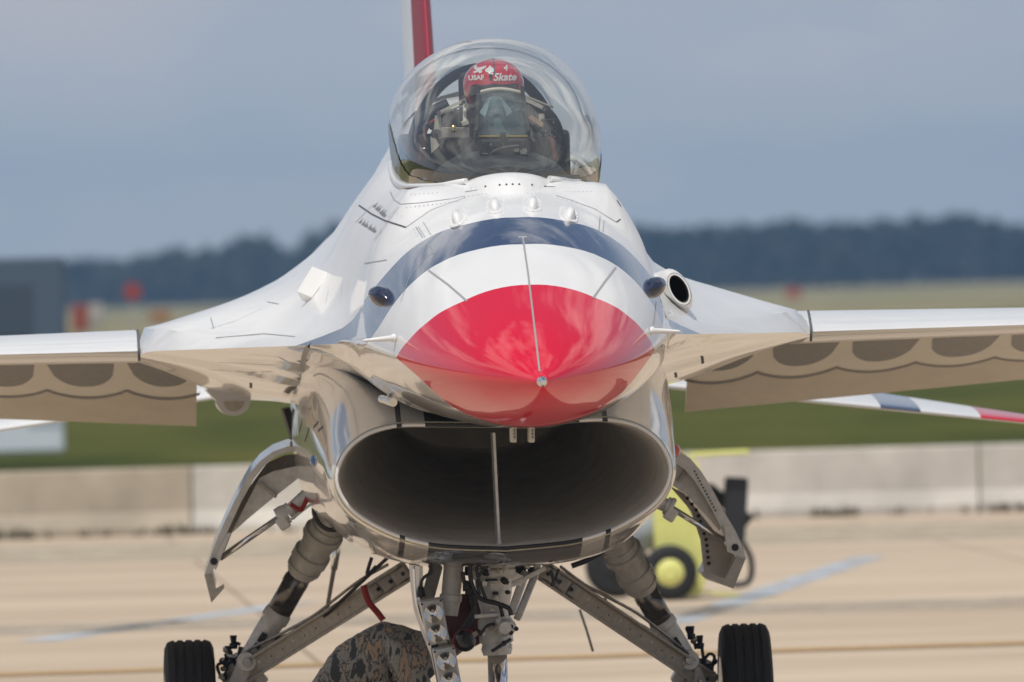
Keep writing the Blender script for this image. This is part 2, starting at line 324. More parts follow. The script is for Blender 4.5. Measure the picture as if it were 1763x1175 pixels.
# far wood
def wood(name, px0, px1, dist_y, hfun, c, label, n):
    b = MB()
    for i in range(n):
        px = px0+(px1-px0)*(i+random.random())/n; row = random.random(); y = dist_y+row*120
        base = P(px, 480, y); h = hfun(px)*random.uniform(.88, 1.03); x = base.x; cr = random.uniform(2.6, 4.6)
        b.cyl((x, y, -.1), (x, y, h*.6), .28, .12, 6, 0)
        for k in range(11):
            a = random.uniform(0, 6.28); rr = random.uniform(0, .8)*cr; zz = h*random.uniform(.18, .86); s_ = random.uniform(.9, 2.2)*(1.15-.55*zz/h)
            vs_ = []
            c_ = Vector((x+math.cos(a)*rr*(1.1-.7*zz/h), y+math.sin(a)*rr, zz))
            for q in range(22):
                d = Vector((random.gauss(0, 1), random.gauss(0, 1), random.gauss(0, .8))).normalized()*s_*random.uniform(.5, 1.05); p = c_+d
                e1 = Vector((random.uniform(-1, 1), random.uniform(-1, 1), random.uniform(-1, 1)))*.75; e2 = Vector((random.uniform(-1, 1), random.uniform(-1, 1), random.uniform(-1, 1)))*.75
                b.add([p-e1, p+e2, p+e1, p-e2], [(0, 1, 2, 3)], 1)
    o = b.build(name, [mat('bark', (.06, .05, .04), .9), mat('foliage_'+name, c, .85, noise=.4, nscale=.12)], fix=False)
    tag(o, label, kind='stuff')
rng = np.random.default_rng(3); _k = rng.uniform(.9, 1.08, 60)
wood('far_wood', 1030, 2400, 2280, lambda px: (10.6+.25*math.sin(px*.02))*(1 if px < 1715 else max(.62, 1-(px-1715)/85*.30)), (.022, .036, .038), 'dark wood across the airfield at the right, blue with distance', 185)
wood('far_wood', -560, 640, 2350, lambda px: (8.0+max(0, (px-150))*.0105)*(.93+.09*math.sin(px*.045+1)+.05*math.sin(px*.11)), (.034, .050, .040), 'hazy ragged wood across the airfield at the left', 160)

# the air
hz = MB(); hz.box((0, 2250, 20), (6600, 5500, 44)); hz = hz.build('haze', bpy.data.materials.new('haze_air'))
hm = hz.data.materials[0]; hm.use_nodes = True; hm.node_tree.nodes.clear()
pv = N(hm.node_tree, 'ShaderNodeVolumePrincipled', Density=1.7e-4, Anisotropy=.2); pv.inputs['Color'].default_value = (.40, .66, 1, 1)
hm.node_tree.links.new(pv.outputs[0], N(hm.node_tree, 'ShaderNodeOutputMaterial').inputs['Volume']); hz.location = (0, 0, 0); tag(hz, 'thin pale air between the camera and the far woods', kind='stuff')
# ------------------------------------------------------------------ the jet: fuselage as a loft of swept sections
jet = thing('fighter_jet', 'white fighter jet with red nose tip and navy band, seen head on with canopy closed', 'fighter jet', (0, 0, 0))
NA, NB, NC, ND = 8, 22, 14, 8
NJ = NA+NB+NC+ND+1
ny_, nw, nzt, nzb, nzc = zip(*[(0, .004, 1.853, 1.847, 1.85), (.02, .022, 1.869, 1.832, 1.851), (.08, .058, 1.893, 1.806, 1.855), (.25, .150, 1.968, 1.758, 1.868), (.5, .263, 2.064, 1.713, 1.886), (1.0, .412, 2.225, 1.664, 1.918), (1.5, .510, 2.385, 1.655, 1.950), (2.0, .570, 2.505, 1.655, 1.975), (2.5, .612, 2.595, 1.658, 1.995)])
def nose_sec(wd, zt, zb, zc, n1=2.0, n2=1.95):
    out = []
    for k in range(NJ):
        if k <= NA: a = 38*k/NA
        elif k <= NA+NB: a = 38+52*(k-NA)/NB
        elif k <= NA+NB+NC: a = 90+50*(k-NA-NB)/NC
        else: a = 140+40*(k-NA-NB-NC)/ND
        s, c = math.sin(R(a)), math.cos(R(a))
        if a <= 90: out += [wd*abs(s)**(2/n1), zc+(zt-zc)*abs(c)**(2/n1)]
        else: out += [wd*abs(s)**(2/n2), zc-(zc-zb)*abs(c)**(2/n2)]
    out[-2] = 0; return out
def key_sec(A, B, C, D):
    pts = np.concatenate([resample(A, NA+1)[:-1], resample(B, NB+1)[:-1], resample(C, NC+1)[:-1], resample(D, ND+1)]); return list(pts.reshape(-1))
KY = list(ny_); KS = [nose_sec(a, b, c, d) for a, b, c, d in zip(nw, nzt, nzb, nzc)]
def addsec(y, A, B, C, D): KY.append(y); KS.append(key_sec(A, B, C, D))
tub = [(0, 1.80), (.34, 1.80), (.365, 2.0), (.375, 2.60), (.40, 2.63)]
addsec(2.88, [(0, 2.645), (.2, 2.643), (.32, 2.638), (.40, 2.622)], [(.40, 2.622), (.453, 2.555), (.508, 2.46), (.55, 2.36), (.60, 2.17), (.632, 2.01)], [(.632, 2.005), (.60, 1.88), (.46, 1.765), (.32, 1.71)], [(.32, 1.712), (.15, 1.672), (0, 1.662)])
addsec(3.05, [(0, 1.9), (.34, 1.9), (.385, 2.1), (.375, 2.60), (.40, 2.625)], [(.40, 2.625), (.453, 2.555), (.508, 2.46), (.55, 2.36), (.605, 2.17), (.645, 2.015)], [(.645, 2.008), (.60, 1.88), (.46, 1.77), (.32, 1.715)], [(.32, 1.715), (.15, 1.675), (0, 1.664)])
addsec(3.5, tub, [(.40, 2.63), (.455, 2.56), (.512, 2.465), (.555, 2.37), (.59, 2.26), (.63, 2.14), (.70, 2.015)], [(.70, 2.005), (.62, 1.90), (.48, 1.785), (.34, 1.725)], [(.34, 1.735), (.15, 1.69), (0, 1.68)])
tub2 = [(0, 1.80), (.34, 1.80), (.365, 2.0), (.375, 2.63), (.40, 2.655)]
addsec(4.2, tub2, [(.40, 2.655), (.455, 2.61), (.50, 2.555), (.555, 2.46), (.592, 2.37), (.63, 2.27), (.68, 2.15), (.83, 2.012)], [(.83, 2.0), (.66, 1.93), (.50, 1.82), (.36, 1.75)], [(.36, 1.75), (.15, 1.71), (0, 1.70)])
tub3 = [(0, 1.9), (.3, 1.9), (.34, 2.1), (.36, 2.68), (.39, 2.735)]
addsec(5.2, tub3, [(.39, 2.735), (.47, 2.67), (.548, 2.56), (.61, 2.45), (.67, 2.34), (.77, 2.2), (1.03, 2.012)], [(1.03, 1.995), (.8, 1.94), (.6, 1.87), (.4, 1.82)], [(.4, 1.82), (.2, 1.80), (0, 1.80)])
addsec(5.6, [(0, 2.9), (.2, 2.88), (.30, 2.83), (.35, 2.79), (.38, 2.76)], [(.38, 2.76), (.46, 2.68), (.54, 2.565), (.61, 2.445), (.69, 2.33), (.82, 2.22), (1.15, 2.012)], [(1.15, 1.992), (.85, 1.935), (.65, 1.87), (.45, 1.82)], [(.45, 1.82), (.2, 1.80), (0, 1.80)])
addsec(6.6, [(0, 3.05), (.15, 3.03), (.28, 2.95), (.32, 2.85), (.345, 2.78)], [(.345, 2.78), (.43, 2.69), (.51, 2.57), (.585, 2.447), (.69, 2.35), (.84, 2.256), (1.04, 2.187), (1.22, 2.128), (1.33, 2.09), (1.395, 2.045)], [(1.395, 1.985), (1.1, 1.925), (.85, 1.87), (.7, 1.82)], [(.7, 1.82), (.3, 1.80), (0, 1.80)])
addsec(7.0, [(0, 3.04), (.15, 3.02), (.28, 2.94), (.32, 2.85), (.34, 2.78)], [(.34, 2.78), (.42, 2.69), (.50, 2.57), (.577, 2.449), (.68, 2.35), (.835, 2.256), (1.035, 2.187), (1.22, 2.127), (1.36, 2.09), (1.45, 2.065)], [(1.45, 1.965), (1.15, 1.90), (.9, 1.84), (.72, 1.80)], [(.72, 1.80), (.3, 1.78), (0, 1.78)])
addsec(8.6, [(0, 2.95), (.13, 2.93), (.25, 2.86), (.33, 2.78), (.36, 2.73)], [(.36, 2.73), (.46, 2.6), (.56, 2.46), (.7, 2.34), (.9, 2.22), (1.2, 2.13), (1.35, 2.09), (1.45, 2.075)], [(1.45, 1.94), (1.2, 1.86), (.95, 1.78), (.72, 1.745)], [(.72, 1.745), (.3, 1.74), (0, 1.74)])
addsec(10.8, [(0, 2.85), (.1, 2.83), (.22, 2.76), (.3, 2.68), (.33, 2.63)], [(.33, 2.63), (.45, 2.5), (.6, 2.36), (.8, 2.24), (1.02, 2.12), (1.10, 2.02)], [(1.10, 1.92), (1.0, 1.78), (.85, 1.735), (.66, 1.725)], [(.66, 1.725), (.3, 1.70), (0, 1.70)])
addsec(12.6, [(0, 2.74), (.1, 2.73), (.2, 2.69), (.28, 2.62), (.32, 2.58)], [(.32, 2.58), (.48, 2.45), (.62, 2.3), (.72, 2.2), (.85, 2.1), (.92, 2.03)], [(.92, 1.97), (.8, 1.85), (.65, 1.74), (.45, 1.65)], [(.45, 1.65), (.25, 1.59), (0, 1.57)])
addsec(13.9, [(0, 2.62), (.1, 2.61), (.18, 2.58), (.26, 2.53), (.30, 2.51)], [(.30, 2.51), (.4, 2.42), (.46, 2.33), (.5, 2.22), (.51, 2.15)], [(.51, 2.1), (.48, 1.97), (.42, 1.86), (.32, 1.76)], [(.32, 1.76), (.18, 1.69), (0, 1.67)])
KY = np.array(KY); KS = np.array(KS)
def fpt(y, j):
    s = pchip(KY, KS[:, 2*j:2*j+2], [min(max(y, 0), 13.9)])[0]; return s
TU = np.array([0, .13, .27, .4, .5, .6, .7, .83, .9, .95, 1.0])
T_RED = np.array([0, .01, .03, .07, .11, .15, .21, .31, .39, .45, .52]); T_LOW = np.array([0, .04, .13, .18, .22, .27, .34, .48, .62, .75, .95]); T_UP = np.array([0, .05, .23, .31, .36, .44, .58, .92, 1.25, 1.7, 2.3])
SQ = [0, .3, 1.0, 1.5, 1.95, 3.2, 5.0, 8.0, 11.0, 13.9]; STAB = np.array([T_RED*0, T_RED*.25, T_RED, T_LOW, T_UP, T_UP, T_UP*.9, T_UP*.5, T_UP*.2, T_UP*0])
def sweep(q, u):
    k = pchip(SQ, STAB, [q])[0]; return float(pchip(TU, k[:, None], [u])[0, 0])
QS = sorted(set([0, .006, .014, .025, .04, .06, .085, .12, .16, .2]+list(np.round(np.linspace(.25, 1.0, 16), 4))+list(np.round(np.linspace(1.0, 1.5, 12), 4))+list(np.round(np.linspace(1.5, 1.95, 11), 4))+list(np.round(np.linspace(1.95, 5.6, 90), 4))+list(np.round(np.linspace(5.6, 8.5, 30), 4))+list(np.round(np.linspace(8.5, 13.9, 22), 4))))
rows = []; ygrid = []
for q in QS:
    row = []; yr = []
    for j in range(NJ):
        if j <= NA+NB: s = sweep(q, j/(NA+NB))
        else:
            u = (j-NA-NB)/(NC+ND); s = sweep(q, 1)*(1-u)**float(np.interp(q, [0, 1.0, 1.5, 14], [7, 7, 2, 1.6]))
        y = min(q+s, 13.9); x, z = fpt(y, j); row.append((x, y, z)); yr.append(y)
    rows.append(row+[(-a, b, c) for a, b, c in row[-2:0:-1]]); ygrid.append(yr)
NR = len(rows[0]); iq = {q: i for i, q in enumerate(QS)}
i_red, i_n0, i_n1 = iq[1.0], iq[1.5], iq[1.95]
def half(j): return j if j < NJ else NR-j
def fmat(i, j):
    i += i_red; jm = min(half(j), half((j+1) % NR)); ymid = ygrid[i][jm]
    if jm < NA-1 and 3.02 < ymid < 5.45: return 3
    if i_n0 <= i < i_n1 and jm < NA+NB: return 1
    if jm >= NA+NB: return 2
    return 0
def finish(o, ang=32):
    o.data.set_sharp_from_angle(angle=R(ang)); return o
nb = MB(); nb.grid(rows[:i_red+1], closed=True); nb.add([rows[0][j] for j in range(NR)], [tuple(range(NR))])
nose_cone = nb.build('nose_cone', M['red'], jet, 'loft')
fb = MB(); fb.grid(rows[i_red:], closed=True, mfun=fmat); fb.add(rows[-1], [tuple(range(NR))], 2)
fus = finish(fb.build('fuselage', [M['white'], M['navy'], M['bare'], M['cockpit']], jet, 'loft'), 38)
# exhaust nozzle
o = MB(); o.lathe((0, 13.85, 2.14), (0, 14.6, 2.14), [(0, .47), (.3, .47), (1, .36), (1, .33), (.2, .40)], 28); o.build('exhaust_nozzle', M['steel'], jet)

# ---- air inlet
lip = [(0, 1.640), (.16, 1.645), (.30, 1.650), (.40, 1.652), (.47, 1.645), (.55, 1.622), (.62, 1.575), (.66, 1.52), (.68, 1.455), (.668, 1.39), (.625, 1.325), (.55, 1.268), (.43, 1.208), (.27, 1.167), (0, 1.148)]
def lipoff(pl, d):
    c = resample(pl, 61); t = np.gradient(c, axis=0); n = np.stack([-t[:, 1], t[:, 0]], 1); n /= np.linalg.norm(n, axis=1)[:, None]; n[0] = (0, 1); n[-1] = (0, -1)
    return c+n*d
def full(h, y): return [(x, y, z) for x, z in h]+[(-x, y, z) for x, z in h[-2:0:-1]]
LY = 4.12
def sec_in(pl): return resample(pl, 61)
e1 = lipoff(lip, .052); e1[:, 1] = np.maximum(e1[:, 1], 0)
s47 = sec_in([(0, 1.71), (.2, 1.725), (.40, 1.78), (.56, 1.84), (.63, 1.82), (.70, 1.68), (.732, 1.53), (.72, 1.42), (.675, 1.31), (.58, 1.21), (.48, 1.13), (.3, 1.08), (0, 1.06)])
s55 = sec_in([(0, 1.78), (.2, 1.80), (.45, 1.87), (.65, 1.94), (.735, 1.87), (.762, 1.72), (.767, 1.58), (.75, 1.42), (.70, 1.29), (.595, 1.18), (.49, 1.105), (.3, 1.055), (0, 1.035)])
s70 = sec_in([(0, 1.80), (.25, 1.82), (.5, 1.86), (.70, 1.90), (.755, 1.83), (.778, 1.72), (.783, 1.58), (.765, 1.42), (.71, 1.285), (.605, 1.18), (.5, 1.10), (.3, 1.06), (0, 1.045)])
s85 = sec_in([(0, 1.80), (.25, 1.80), (.5, 1.80), (.72, 1.80), (.755, 1.76), (.76, 1.70), (.76, 1.58), (.74, 1.44), (.695, 1.31), (.605, 1.20), (.5, 1.13), (.3, 1.09), (0, 1.075)])
s11 = sec_in([(0, 1.75), (.25, 1.75), (.45, 1.75), (.62, 1.75), (.66, 1.74), (.68, 1.70), (.68, 1.64), (.66, 1.58), (.62, 1.5), (.54, 1.42), (.42, 1.36), (.25, 1.31), (0, 1.30)])
ys_in = [4.13, 4.18, 4.55, 5.5, 7.0, 8.5, 11.0]; ks = np.array([lipoff(lip, .016), lipoff(lip, .032), s47, s55, s70, s85, s11]).reshape(7, -1)
yq = [4.13, 4.15, 4.175]+list(np.linspace(4.2, 5.5, 16))+list(np.linspace(5.7, 11, 22))
ext = pchip(ys_in, ks, yq).reshape(len(yq), 61, 2)
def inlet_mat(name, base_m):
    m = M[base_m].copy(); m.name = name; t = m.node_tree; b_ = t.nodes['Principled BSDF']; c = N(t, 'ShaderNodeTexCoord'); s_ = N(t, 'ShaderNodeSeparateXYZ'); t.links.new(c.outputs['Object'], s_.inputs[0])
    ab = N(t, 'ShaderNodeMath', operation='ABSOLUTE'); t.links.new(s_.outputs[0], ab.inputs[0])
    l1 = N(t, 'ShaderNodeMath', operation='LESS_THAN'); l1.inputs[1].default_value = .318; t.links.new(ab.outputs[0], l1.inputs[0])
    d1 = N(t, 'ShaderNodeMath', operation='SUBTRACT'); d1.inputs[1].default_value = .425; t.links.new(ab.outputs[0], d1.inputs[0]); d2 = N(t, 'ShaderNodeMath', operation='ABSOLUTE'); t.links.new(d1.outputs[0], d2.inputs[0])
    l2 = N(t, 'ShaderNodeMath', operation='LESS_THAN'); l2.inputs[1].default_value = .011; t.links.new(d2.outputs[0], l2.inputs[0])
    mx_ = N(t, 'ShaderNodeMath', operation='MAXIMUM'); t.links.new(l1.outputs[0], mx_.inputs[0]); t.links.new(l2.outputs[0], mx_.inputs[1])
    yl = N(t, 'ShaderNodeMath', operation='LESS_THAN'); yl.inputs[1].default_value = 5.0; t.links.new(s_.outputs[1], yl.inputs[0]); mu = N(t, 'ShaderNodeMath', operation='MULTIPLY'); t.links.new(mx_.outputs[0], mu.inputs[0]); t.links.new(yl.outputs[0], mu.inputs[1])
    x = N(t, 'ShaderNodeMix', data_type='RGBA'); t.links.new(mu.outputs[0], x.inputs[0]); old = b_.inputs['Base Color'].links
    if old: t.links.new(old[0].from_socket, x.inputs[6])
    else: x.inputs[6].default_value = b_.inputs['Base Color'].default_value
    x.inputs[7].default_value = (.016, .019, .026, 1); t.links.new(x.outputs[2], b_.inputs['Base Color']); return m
ib = MB(); ib.grid([full(ext[i], y) for i, y in enumerate(yq)], closed=True); inlet = ib.build('air_inlet', inlet_mat('inlet_paint', 'bare'), jet, 'loft')
# rolled lip
lb = MB(); lr = []
for k in range(9):
    a = math.pi*k/8; lr.append(full(lipoff(lip, .008+.008*-math.cos(a)), 4.13-.018*math.sin(a)))
lb.grid(lr, closed=True); finish(lb.build('inlet_lip', inlet_mat('lip_paint', 'white'), inlet), 60)
sb = MB(); sr = [full(lipoff(lip, .017+.005*-math.cos(math.pi*k/5)), 4.138-.006*math.sin(math.pi*k/5)) for k in range(6)]; sb.grid(sr, closed=True); sb.build('lip_seal', M['seal'], inlet)
# duct
db = MB(); dr = []
for k in range(26):
    t = k/25; y = 4.13+t*2.5; s_ = 1-.42*min(1, t*1.2)**1.5; c = resample(lip, 61); dr.append(full([(x*s_, 1.42+(z-1.42)*(1-.30*t)+.30*t*t) for x, z in c], y))
db.grid(dr, closed=True, flip=True); db.add(dr[-1], [tuple(range(len(dr[-1])))]); db.build('intake_duct', M['duct'], inlet)
ob = MB(); a = P(848.5, 745, 4.35); b_ = P(858, 939, 4.35); ob.beam(a, b_, .0115, .25, (0, -1, 0), bev=.003); ob.lathe(b_+Vector((0, -.125, .03)), b_+Vector((0, -.125, -.002)), [(0, .006), (1, .012)], 10); ob.build('inlet_strut', M['gear'], inlet)

# ---- wings
def wing(sd):
    wb = MB(); sec = []
    for k in range(15):
        t = k/14; x = 1.44+(4.6-1.44)*t; yl = 6.86+(x-1.44)*math.tan(R(40)); yt = 10.75-.06*t; ch = yt-yl; th = 1-.55*t; row = []
        for c in range(25):
            a = 2*math.pi*c/24; u = .5*(1-math.cos(a)); f_ = 4*(.55*math.sqrt(max(u, 0))-.30*u-.24*u*u)
            sh_ = math.sin(math.pi/2*min(1, (u/.35)**.6))*(1 if u < .35 else 1-((u-.35)/.65)**1.6*.85); zz = 1.987+.088*th*sh_ if c <= 12 else 1.987-.057*th*sh_
            row.append((sd*x, yl+u*ch, zz))
        sec.append(row[:-1])
    wb.grid(sec, closed=True); wb.add(sec[-1], [tuple(range(24))]); wb.add(sec[0], [tuple(range(24))])
    o = finish(wb.build('wing', M['white'], jet), 50); return o
def flap_pt(sd, x, v, off=0):
    zt_ = 1.62+.067*(x-1.10); hy, hz_ = 10.70, 1.965; ty = 11.42
    n = Vector((0, -(hz_-zt_), -(ty-hy))).normalized()
    return Vector((sd*x, hy+(ty-hy)*v, hz_+(zt_-hz_)*v))+n*off
scm = mat('feather_ground_tinted', (.16, .145, .13), .4, coat=.5, coat_rough=.2, noise=.25, nscale=30)  # dark blue feathers with the tan ground's reflection mixed into the base colour
scp = mat('feather_border_pale', (.95, .89, .74), .42, coat=.4, noise=.06, nscale=9)
scl = mat('feather_outline', (.13, .12, .12), .4, coat=.4)
flm = mat('flap_paint', (.74, .65, .50), .42, coat=.4, coat_rough=.25, noise=.10, nscale=7)
def flaperon(sd):
    fb_ = MB(); xs = np.linspace(1.12, 3.7, 12)
    rows_ = [[flap_pt(sd, x, 0, .02), flap_pt(sd, x, .3, .012), flap_pt(sd, x, 1, .003), flap_pt(sd, x, 1, -.003), flap_pt(sd, x, .3, -.045), flap_pt(sd, x, 0, -.05)] for x in xs]
    fb_.grid(rows_, closed=True, smooth=False); fb_.add(rows_[0], [tuple(range(6))]); fb_.add(rows_[-1], [tuple(range(6))])
    fl = fb_.build('flaperon', flm, jet)
    def off(v): return np.interp(v, [0, .3, 1], [.02, .012, .003])+.003
    pitch = .362; x0 = 1.10+.02
    pb = MB(); pb.grid([[flap_pt(sd, x, q, np.interp(q, [0, .3, 1], [.02, .012, .003])+.0012) for q in np.linspace(.01, .50+.115*max(0, math.cos(((x-x0)/pitch-.38+.5) % 1*math.pi-math.pi/2))**.8, 5)] for x in np.linspace(1.122, 3.69, 120)], smooth=False); pb.build('painted_border', scp, fl, fix=False)
    for k in range(7):
        xc = x0+pitch*(k+.38); b2 = MB(); ra = []
        for i in range(17):
            u = -1+2*i/16; x = xc+u*.152; vv = .08+.36*math.sqrt(max(0, 1-abs(u)**2.3)); x_s = xc+u*.152; skew = .035
            if x < 1.105: x = 1.105; x_s = 1.105
            ra.append([flap_pt(sd, x_s+skew*(1-2*q), q, off(q)) if x_s+skew > 1.105 else flap_pt(sd, x_s, q, off(q)) for q in np.linspace(.02, vv, 5)])
        b2.grid(ra, smooth=False); b2.build('painted_feather', scm, fl, fix=False)
        b3 = MB(); ra = []
        for i in range(13):
            u = -1+2*i/12; x = max(1.105, xc+u*pitch/2); vm = .50+.115*math.cos(u*math.pi/2)**.8 if abs(u) < 1 else .50; ra.append([flap_pt(sd, x, vm+d, off(vm)) for d in (-.018, .018)])
        b3.grid(ra, smooth=False); b3.build('painted_feather_edge', scl, fl, fix=False)
for sd in (-1, 1):
    wing(sd); flaperon(sd)
# leading edge gap at the wing joint
for sd in (-1, 1):
    o = MB(); pts = []
    for c in range(9): pts.append((sd*1.445, 6.855+.16*(c/8-.72)**2*2, 2.076-.128*c/8))
    o.tube(pts, .006, 6); o.build('flap_gap', M['line'], jet)
# stabilators and fin
def stab(sd):
    sb_ = MB(); xs = [.95, 1.7, 2.02, 2.28, 2.54, 2.82, 3.1]; rr = []
    cut = {1.7: 2, 2.02: 0, 2.28: 1, 2.54: 0, 2.82: 2}
    for x in np.linspace(.95, 2.95, 41):
        t = (x-.95)/2.0; yl = 12.5+(x-.95)*math.tan(R(40)); yt = 14.75; zc_ = 1.745-(x-.95)*.128; row = []
        for c in range(12):
            a = 2*math.pi*c/12; u = .5*(1-math.cos(a)); ch = yt-yl
            row.append((sd*x, yl+u*ch, zc_+.035*math.sin(a)*(1-.5*t)*(1-u*.6)+.062*(u)*ch))
        rr.append(row)
    def mf(i, j):
        x = .95+2.0*i/40+ .0
        if j >= 6: return 0
        return 0 if x < 2.10 else 1 if x < 2.33 else 0 if x < 2.60 else 2
    sb_.grid(rr, closed=True, mfun=mf); sb_.add(rr[-1], [tuple(range(12))], 2); sb_.build('stabilator', [M['white'], M['navy'], M['red']], jet)
for sd in (-1, 1): stab(sd)
o = MB(); rr = []
for k in range(21):
    z = 2.6+k/20*2.45; yl = 10.9+(z-2.6)*1.02; yt = 14.1+(z-2.6)*.36; ch = yt-yl; row = []
    for c in range(24):
        a = 2*math.pi*c/24; u = .5*(1-math.cos(a)); row.append((.06*math.sin(a)*(1-.35*k/20), yl+u*ch, z))
    rr.append(row)
o.grid(rr, closed=True, mfun=lambda i, j: 1 if (j < 13 and j < 12 and .5*(1-math.cos(2*math.pi*(j+.5)/24)) < .30) or (j >= 12 and .5*(1-math.cos(2*math.pi*(j+.5)/24)) < .30) else 0); o.add(rr[-1], [tuple(range(24))], 1)
o.build('tail_fin', [M['white'], mat('fin_red', (.26, .012, .035), .5)], jet)

# ---- surface finder: rays from the eye onto the finished skin, so fittings sit on it
def bvh_of(objs):
    vs_, fs = [], []
    for o in objs:
        k = len(vs_); vs_ += [v.co.copy() for v in o.data.vertices]; fs += [[i+k for i in p.vertices] for p in o.data.polygons]
    return BVHTree.FromPolygons(vs_, fs)
SKIN = bvh_of([fus, nose_cone, inlet] + [c for c in jet.children if c.name.startswith('wing')])
def hit(px, py):
    r = ray(px, py); loc, n, _, _ = SKIN.ray_cast(CAM, r)
    if loc is None: return None, None
    if n.dot(r) > 0: n = -n
    return loc, n
def ribbon(b, pts, wd, off=.0015, n=14, mi=0):
    """thin strip lying on the skin along a line of the drawing"""
    pl = []
    for a, c in zip(pts, pts[1:]):
        pl += [(a[0]+(c[0]-a[0])*i/n, a[1]+(c[1]-a[1])*i/n) for i in range(n)]
    pl.append(pts[-1]); H = [hit(*p) for p in pl]; H = [h for h in H if h[0] is not None]
    if len(H) < 2: return
    rw = []
    for i, (p, nn) in enumerate(H):
        t = (H[min(i+1, len(H)-1)][0]-H[max(i-1, 0)][0]).normalized(); s = nn.cross(t).normalized()*wd/2
        rw.append([p+nn*off-s, p+nn*off+s])
    b.grid(rw, mi=mi, smooth=True)
# ---- nose fittings
o = MB(); o.lathe((0, .02, 1.85), (0, -.20, 1.846), [(0, .020), (.12, .021), (.14, .016), (.55, .015), (.6, .011), (1, .010)], 14); o.build('pitot_probe', M['chrome'], jet)
o = MB(); ribbon(o, [(900, 409), (909, 470), (918, 545), (929, 640)], .0075); o.build('lightning_strip', M['strip'], jet, False)
o = MB(); ribbon(o, [(738, 466), (772, 491), (804, 519)], .008); o.build('lightning_strip', M['strip'], jet, False)
o = MB(); ribbon(o, [(1060, 461), (1041, 486), (1021, 514)], .008); o.build('lightning_strip', M['strip'], jet, False)
o = MB(); ribbon(o, [(893, 409), (907, 409)], .008); o.build('strip_end', M['white'], jet, False)
# panel seams
def seam(pts, wd=.004, m='faint', name='panel_seam'):
    b = MB(); ribbon(b, pts, wd)
    if b.v: b.build(name, M[m], jet, False)
seam([(618, 354), (640, 369), (662, 380), (699, 392)], .007, 'line', 'panel_gap')
seam([(672, 330), (678, 344), (690, 352), (722, 350), (776, 343), (801, 338)], .004)
seam([(699, 392), (742, 362), (775, 350), (801, 341)], .004)
seam([(957, 337), (985, 346), (1023, 360), (1061, 383)], .005); seam([(1061, 383), (1068, 378)], .005, 'line')
seam([(1062, 345), (1069, 356)], .012, 'line', 'panel_gap')
seam([(643, 352), (612, 384)], .005); 
for d in (0, 3): seam([(685+d, 356), (643+d, 414)], .003, 'redtag' if d else 'faint', 'painted_line')
seam([(628, 454), (666, 448)], .005); seam([(716, 391), (728, 410)], .004); seam([(720, 391), (732, 409)], .003); seam([(729, 383), (742, 405)], .003)
seam([(1033, 372), (1031, 398)], .004); seam([(1040, 380), (1038, 400)], .003)
seam([(372, 582), (455, 575), (508, 580)], .004); seam([(363, 548), (368, 566)], .005); seam([(460, 520), (480, 524)], .004)
seam([(362, 566), (405, 553), (452, 531)], .006, 'white', 'painted_line')
for a in ((597, 482, 600, 500), (590, 486, 586, 520), (566, 498, 560, 520)): seam([a[:2], a[2:]], .006, 'white', 'painted_line')
seam([(360, 637), (430, 641), (470, 640)], .004); seam([(375, 624), (470, 629), (497, 636)], .005); seam([(428, 610), (480, 615), (496, 624)], .006)
seam([(1130, 520), (1125, 560)], .004); seam([(745, 438), (738, 420)], .004, 'strip'); 
o = MB(); ribbon(o, [(690, 521), (705, 478), (730, 447), (745, 434)], .004); o.build('navy_trim_line', M['strip'], jet, False)
seam([(533, 590), (524, 612), (519, 640)], .022, 'strip', 'seal_strip'); 
for a, b_ in (((432, 660), (432, 668)), ((1209, 615), (1210, 626)), ((1163, 642), (1164, 650))): seam([a, b_], .012, 'line', 'drain_slot')
# crew names painted small on the left of the cockpit
def script(p0, p1, hpx, words):
    b = MB(); dx, dy = p1[0]-p0[0], p1[1]-p0[1]; L = math.hypot(dx, dy); ux, uy = dx/L, dy/L; vx, vy = uy*.97+.2*ux, -ux*.97+.2*uy
    tot = sum(words)+len(words)-1; k = 0
    for w_ in words:
        for i in range(w_):
            s = (k+.3)/tot*L; h = hpx*(1.25 if i == 0 or random.random() < .22 else .72); q = (p0[0]+ux*s, p0[1]+uy*s)
            ribbon(b, [q, (q[0]+vx*h, q[1]+vy*h)], .0045, n=3)
            if i < w_-1 or True: ribbon(b, [(q[0]+vx*h*.1, q[1]+vy*h*.1), (q[0]+ux*L/tot*.8+vx*h*.6, q[1]+uy*L/tot*.8+vy*h*.6)], .003, n=3)
            k += 1
        k += 1
    b.build('painted_name', mat('name_grey', (.20, .20, .22), .5), jet, False)
script((641, 356), (661, 375), 10, [2, 4, 6]); script((617, 384), (645, 402), 10, [2, 6, 8])
# rows of small fasteners round the windscreen
rv = MB()
for pts in ([(700, 358), (752, 352), (795, 346)], [(960, 342), (1000, 352), (1040, 366)], [(640, 346), (668, 362), (700, 376)], [(700, 336), (760, 332)], [(975, 331), (1025, 330)], [(800, 340), (830, 334), (880, 332), (930, 334), (955, 338)], [(1032, 375), (1031, 420)], [(712, 395), (735, 432)], [(235, 580), (236, 605)], [(1388, 545), (1392, 570)]):
    for a, c in zip(pts, pts[1:]):
        k = max(2, int(math.hypot(a[0]-c[0], a[1]-c[1])/7))
        for i in range(k):
            p, n = hit(a[0]+(c[0]-a[0])*i/k, a[1]+(c[1]-a[1])*i/k)
            if p is None: continue
            t1 = n.orthogonal().normalized()*.0032; t2 = n.cross(t1)
            rv.add([p+n*.001+t1*math.cos(b)+t2*math.sin(b) for b in np.linspace(0, 2*math.pi, 9)[:-1]], [tuple(range(8))])
o = rv.build('fasteners', M['faint'], jet, False); tag(o, kind='stuff')
